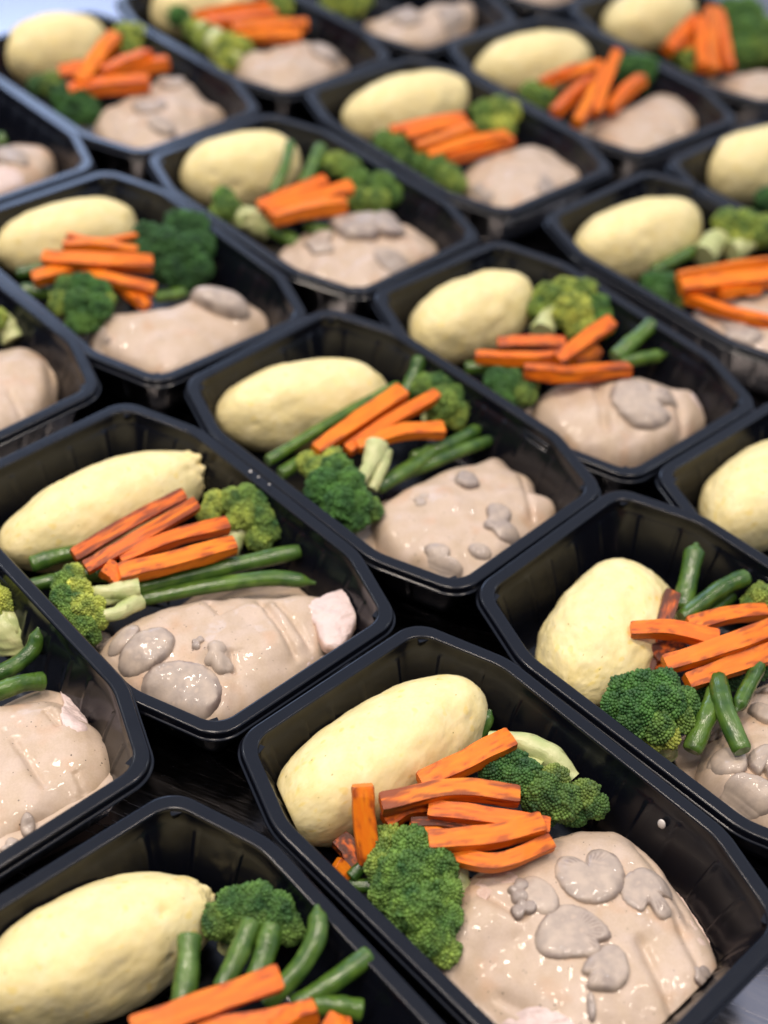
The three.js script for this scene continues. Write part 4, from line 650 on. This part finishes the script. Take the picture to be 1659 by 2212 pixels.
{
  const c = chicken('G', 'knobbly chicken piece under grey mushrooms', Z0, [[598, 560], [640, 510, 16], [700, 470, 22], [790, 452, 26], [880, 460, 26], [935, 500, 22], [955, 545, 18], [900, 600], [790, 660], [690, 640]], { h: 28, wob: 1.8, pool: 8 });
  mushroom(c, 'glossy mushroom cap nearest the carrots', 770, 495, 58, 0.3, 'round', { grey: 0.85, t: 8 });
  mushroom(c, 'mushroom slice right of the glossy cap', 838, 492, 44, 1.3, 'oval', { grey: 0.8, t: 7 });
  mushroom(c, 'mushroom piece near the front rim', 850, 572, 36, 0.2, 'oval', { grey: 0.6, t: 3 });
  mushroom(c, 'mushroom pieces by the near wall', 690, 528, 34, 0.7, 'bit', { grey: 0.5, t: 4 });
}

// ================================================================ I
potato('I', Z9(50, 460, 23), Z9(530, 355, 24), 45, { p: 2.1, look: 'pointed domed scoop of mashed potato' });
carrots('I', Z9, [[[230, 505, 34], [505, 445, 40]], [[290, 520, 36], [520, 470, 40], { tone: 0.3 }], [[330, 560, 36], [540, 490, 40], { tone: 0.8 }], [[370, 590, 34], [670, 515, 38], { tone: 0.6 }], [[440, 600, 32], [690, 530, 34], { tone: 0.3 }]], { w: 9, t: 8, char: 0.05 });
broccoli('I', 'green floret beside the potato', Z9, [[210, 540, 42, 28, 0.1], [260, 560, 45, 28, 0.1], [280, 600, 42, 24, 0.15]], [], { bud: 1.1, dark: 0.3 });
broccoli('I', 'longer floret beside the chicken', Z9, [[350, 620, 42, 27, 0.1], [400, 640, 48, 27, 0.15], [450, 670, 46, 26, 0.3], [480, 700, 38, 24, 0.35], [400, 690, 38, 20, 0.2]], [], { bud: 1.1, dark: 0.25 });
broccoli('I', 'yellowish floret by the far wall', Z9, [[590, 430, 46, 32, 0.15], [640, 420, 50, 34, 0.4], [690, 430, 42, 32, 0.85], [650, 480, 48, 28, 0.7], [590, 470, 40, 28, 0.3]], [], { bud: 1.1, dark: 0.2 });
{
  const c = chicken('I', 'domed chicken piece with an even coat', Z9, [[490, 730], [510, 650, 18], [600, 580, 24], [700, 530, 28], [800, 510, 30], [880, 570, 26], [950, 650, 20], [970, 700], [880, 790], [720, 870], [580, 810]], { h: 31, pool: 8 });
  mushroom(c, 'grey mushroom at the near corner', 560, 725, 50, 0.2, 'bit', { grey: 0.8 });
  mushroom(c, 'grey mushroom on the right flank', 830, 725, 55, 0.5, 'bit', { grey: 0.6, t: 2 });
}

// ================================================================ L
potato('L', Z9(550, 275, 23), Z9(985, 215, 24), 46, { p: 2.1, look: 'domed scoop of mashed potato' });
carrots('L', Z9, [[[800, 320, 34], [940, 255, 40], { tone: 0.2 }], [[850, 430, 32], [985, 300, 38], { tone: 0.1 }], [[935, 470, 34], [1040, 270, 44], { tone: 0.8 }], [[1000, 430, 36], [1085, 200, 50], { w: 10, tone: 0.5 }], [[1060, 420, 34], [1180, 300, 40], { tone: 0.4 }], [[880, 300, 36], [1030, 250, 40], { tone: 0.6 }]], { w: 9.5, t: 9, char: 0.1 });
broccoli('L', 'dark round floret by the far wall', Z9, [[1140, 260, 52, 34, 0], [1195, 265, 50, 33, 0], [1165, 300, 48, 28, 0.05]], [], { bud: 1.2, dark: 0.55 });
broccoli('L', 'small green floret by the near wall', Z9, [[760, 355, 42, 28, 0.2], [805, 370, 42, 27, 0.2]], [], { bud: 1.2, dark: 0.2 });
chicken('L', 'two smooth overlapping chicken slices', Z9, [[975, 510], [1060, 440, 22], [1150, 370, 26], [1270, 310, 30], [1370, 345, 26], [1410, 430, 22], [1400, 500], [1290, 590], [1180, 610], [1060, 580]], { h: 30, wob: 0.6, pool: 8, folds: [[1150, 370, 1360, 480, 1.8, 2.5, 1.5]] });

// ================================================================ H
potato('H', Z0(1250, 552, 23), Z0(1507, 478, 24), 46, { p: 2.4, look: 'clean-edged scoop of mashed potato' });
carrots('H', Z0, [[[1465, 600, 38], [1690, 568, 40], { w: 10, t: 9, tone: 0.6 }], [[1470, 622, 35], [1700, 600, 38], { w: 10, t: 9, tone: 0.7 }], [[1482, 642, 30], [1560, 670, 31], [1670, 698, 30], { w: 8, tone: 0.5 }], [[1555, 636, 34], [1640, 626, 34], { w: 10, tone: 0.6 }]], { char: 0.05 });
bean('H', 'bean lying behind the carrots', [Z0(1412, 585, 22), Z0(1460, 560, 24), Z0(1510, 535, 24)], { r: 4.5, dark: 0.3 });
broccoli('H', 'pale floret with thick stalks', Z0, [[1570, 480, 28, 36, 0.4], [1610, 485, 30, 36, 0.3], [1650, 500, 34, 34, 0.4], [1600, 515, 28, 30, 0.6]], [[[1590, 500, 30, 5], [1545, 520, 28, 7], [1520, 555, 24, 8]], [[1640, 510, 30, 5], [1580, 545, 26, 7]]], { bud: 1.1, dark: 0.1 });
broccoli('H', 'dark floret by the near wall', Z0, [[1410, 610, 24, 26, 0], [1440, 615, 26, 27, 0], [1430, 640, 26, 23, 0.02], [1465, 655, 16, 20, 0.5]], [], { bud: 1.1, dark: 0.6 });
{
  const c = chicken('H', 'sauced chicken piece beneath the carrots', Z0, [[1478, 700], [1530, 660, 20], [1600, 630, 26], [1690, 610, 28], [1780, 650], [1790, 740], [1700, 810], [1590, 800]], { h: 29, wob: 1.4, pool: 8 });
  mushroom(c, 'grey mushroom patch', 1600, 715, 40, 0.2, 'bit', { grey: 0.7, t: 2.5 });
}

// ================================================================ edge trays
potato('S', Z0(1530, 378, 23), Z0(1740, 330, 23), 48, { p: 2.5, look: 'cut scoop of mashed potato' });
broccoli('S', 'dark floret sliver', Z0, [[1660, 430, 26, 26, 0], [1690, 420, 30, 28, 0]], [], { bud: 1.1, dark: 0.7 });
potato('Q', Z0(1550, 1150, 21), Z0(1740, 990, 22), 46, { p: 2.4, look: 'half-seen scoop of mashed potato' });
{
  const c = chicken('P', 'chicken breast cut by the photo edge,', Z0, [[-90, 790], [-30, 755, 22], [40, 738, 24], [95, 752, 24], [125, 785, 22], [130, 840], [60, 930], [-60, 980], [-130, 890]], { h: 29, pool: 8, folds: [[10, 830, 60, 910, 1, 2, 0.8], [95, 760, 115, 850, 1.6, 2.5, 1.4]] });
  broccoli('P', 'pale broccoli stem end', Z0, [[-10, 690, 26, 32, 0.5]], [[[0, 690, 30, 5], [15, 705, 27, 6], [30, 735, 22, 6]]], { bud: 1.1 });
}
{
  const c = chicken('U', 'bare-sided chicken piece', Z0, [[-60, 360], [0, 315, 22], [50, 298, 26], [90, 300, 26], [120, 330, 22], [115, 380], [50, 430], [-40, 440]], { h: 29, pool: 8, pink: 0.2 });
  mushroom(c, 'grey mushroom slice', 20, 340, 36, 0.3, 'oval', { grey: 0.7, t: 4 });
  c.bare([[-20, 375], [30, 365], [55, 385], [40, 410], [-20, 420]], { rim: 0.1 });
  bean('U', 'green bean tip', [Z0(12, 298, 32), Z0(-20, 310, 30)], { r: 5, dark: 0.3 });
}
potato('J', Z8(5, 235, 23), Z8(440, 160, 24), 48, { p: 2.1, look: 'domed scoop of mashed potato' });
carrots('J', Z8, [[[245, 300, 34], [400, 290, 36], { tone: 0.1 }], [[325, 340, 38], [470, 150, 48], { tone: 0.8 }], [[370, 310, 36], [685, 255, 38], { tone: 0.5 }], [[420, 300, 40], [610, 225, 42], { tone: 0.3 }], [[280, 375, 34], [610, 340, 36], { tone: 0.2 }]], { w: 11, t: 10, char: 0.1 });
broccoli('J', 'dark sprawling floret by the near wall', Z8, [[160, 350, 40, 26, 0.05], [215, 350, 50, 28, 0.2], [270, 400, 55, 28, 0], [320, 420, 60, 27, 0], [360, 460, 50, 23, 0], [290, 460, 55, 22, 0]], [], { bud: 1.3, dark: 0.75 });
broccoli('J', 'pale floret by the far wall', Z8, [[510, 140, 42, 34, 0.6], [555, 140, 40, 34, 0.6], [540, 185, 42, 28, 0.5]], [], { bud: 1.3, dark: 0.1 });
{
  const c = chicken('J', 'lumpy mushroom-strewn chicken piece', Z8, [[380, 540], [430, 440, 22], [540, 370, 26], [640, 300, 28], [760, 285, 30], [820, 360, 26], [920, 450, 20], [930, 490], [800, 590], [620, 670], [470, 620]], { h: 31, wob: 1.8, pool: 8 });
  mushroom(c, 'glossy mushroom by the far edge', 700, 345, 60, 0.3, 'round', { grey: 0.5, t: 5 });
  mushroom(c, 'grey mushroom on the crest', 610, 440, 60, 0.3, 'oval', { grey: 0.6, t: 4 });
  mushroom(c, 'mushroom slice nearest the front', 660, 530, 50, 0.3, 'oval', { grey: 0.5, t: 4 });
}
potato('K', Z8(615, 60, 23), Z8(1050, -20, 24), 50, { p: 2.1, look: 'half-hidden scoop of mashed potato' });
carrots('K', Z8, [[[790, 70, 36], [1100, 25, 42], { tone: 0.4 }], [[850, 100, 36], [1130, 60, 40], { tone: 0.1 }], [[950, 120, 36], [1255, 100, 38], { tone: 0.6 }], [[960, 145, 32], [1230, 145, 34], { tone: 0.8 }]], { w: 11, t: 10, char: 0.1 });
broccoli('K', 'yellow-green floret with a broad stem', Z8, [[800, 120, 46, 28, 0.4], [850, 160, 55, 28, 0.5], [920, 200, 60, 27, 0.75], [980, 200, 50, 26, 0.6], [930, 250, 45, 22, 0.85], [730, 65, 40, 30, 0]], [[[820, 110, 30, 7], [900, 190, 28, 9], [960, 260, 20, 8]]], { bud: 1.3, dark: 0.1 });
broccoli('K', 'small floret by the far wall', Z8, [[1120, 20, 46, 32, 0.3], [1175, 25, 46, 30, 0.5]], [], { bud: 1.3, dark: 0.1 });
{
  const c = chicken('K', 'lumpy chicken piece with one mushroom', Z8, [[945, 290], [1020, 220, 24], [1130, 165, 28], [1260, 130, 30], [1350, 160, 28], [1430, 235, 22], [1420, 290], [1290, 380], [1150, 410], [1030, 370]], { h: 31, wob: 1.6, pool: 8 });
  mushroom(c, 'glossy grey mushroom', 1330, 210, 65, 0.3, 'round', { grey: 0.6, t: 4 });
}
{
  const c = chicken('N', 'greyish mushroom-covered chicken piece', Z9, [[125, 110], [200, 50, 26], [330, 5, 30], [480, -10, 30], [590, 40, 26], [600, 80], [480, 150], [340, 190], [200, 170]], { h: 30, wob: 2, pool: 8 });
  mushroom(c, 'mushroom left of centre', 280, 60, 60, 0.3, 'bit', { grey: 0.6, t: 4 });
  mushroom(c, 'mushroom right of centre', 460, 70, 60, 0.9, 'bit', { grey: 0.5, t: 4 });
  broccoli('N', 'yellow-green floret', Z9, [[20, 10, 55, 30, 0.6], [80, 15, 55, 30, 0.6], [110, -10, 50, 30, 0.4]], [], { bud: 1.3, dark: 0.1 });
}
potato('O', Z9(1045, 110, 23), Z9(1375, 35, 24), 48, { p: 2.2, look: 'domed scoop of mashed potato' });
carrots('O', Z9, [[[1280, 190, 34], [1385, 75, 42], { tone: 0.2 }], [[1415, 260, 34], [1405, 80, 46], { tone: 0.5 }], [[1445, 270, 34], [1440, 40, 50], { tone: 0.6 }], [[1510, 260, 34], [1465, 45, 48], { tone: 0.3 }], [[1350, 200, 30], [1400, 130, 32], { tone: 0.1 }]], { w: 11, t: 10, char: 0.05 });
broccoli('O', 'large green floret by the far wall', Z9, [[1510, 60, 60, 38, 0.05], [1570, 70, 70, 38, 0.05], [1620, 120, 60, 34, 0.1], [1560, 140, 70, 32, 0.05], [1540, 200, 60, 26, 0.1], [1610, 190, 60, 26, 0.2]], [], { bud: 1.3, dark: 0.3 });
broccoli('O', 'small floret by the near wall', Z9, [[1320, 200, 42, 26, 0.3], [1370, 230, 42, 26, 0.4]], [], { bud: 1.3, dark: 0.2 });
chicken('O', 'pale glossy chicken piece', Z9, [[1450, 330], [1500, 280, 24], [1620, 240, 28], [1740, 260, 28], [1800, 330], [1720, 410], [1580, 420]], { h: 29, wob: 1.6, pool: 8 });
chicken('V', 'blurred pale chicken piece', Z9, [[690, 10], [760, -30, 28], [880, -40, 30], [960, -10, 26], [930, 30], [820, 55], [740, 45]], { h: 29, pool: 8 });

// tiny splashes on the rims
for (const [x, y] of [[1020, 238], [1047, 255], [1078, 274], [1222, 372], [1262, 398], [1300, 428], [280, 640], [310, 662], [352, 690]]) { const p = Z5(x, y, 39.5), m = mesh('splash_droplet', new THREE.SphereGeometry(rr(0.0004, 0.0008), 12, 8).scale(1, 0.5, 1), M.cream, scene); m.position.copy(p); tag(m, 'tiny pale splash on the long rims of the central tray', 'droplet', 'splashes on the tray rims'); }
renderer.render(scene, camera);
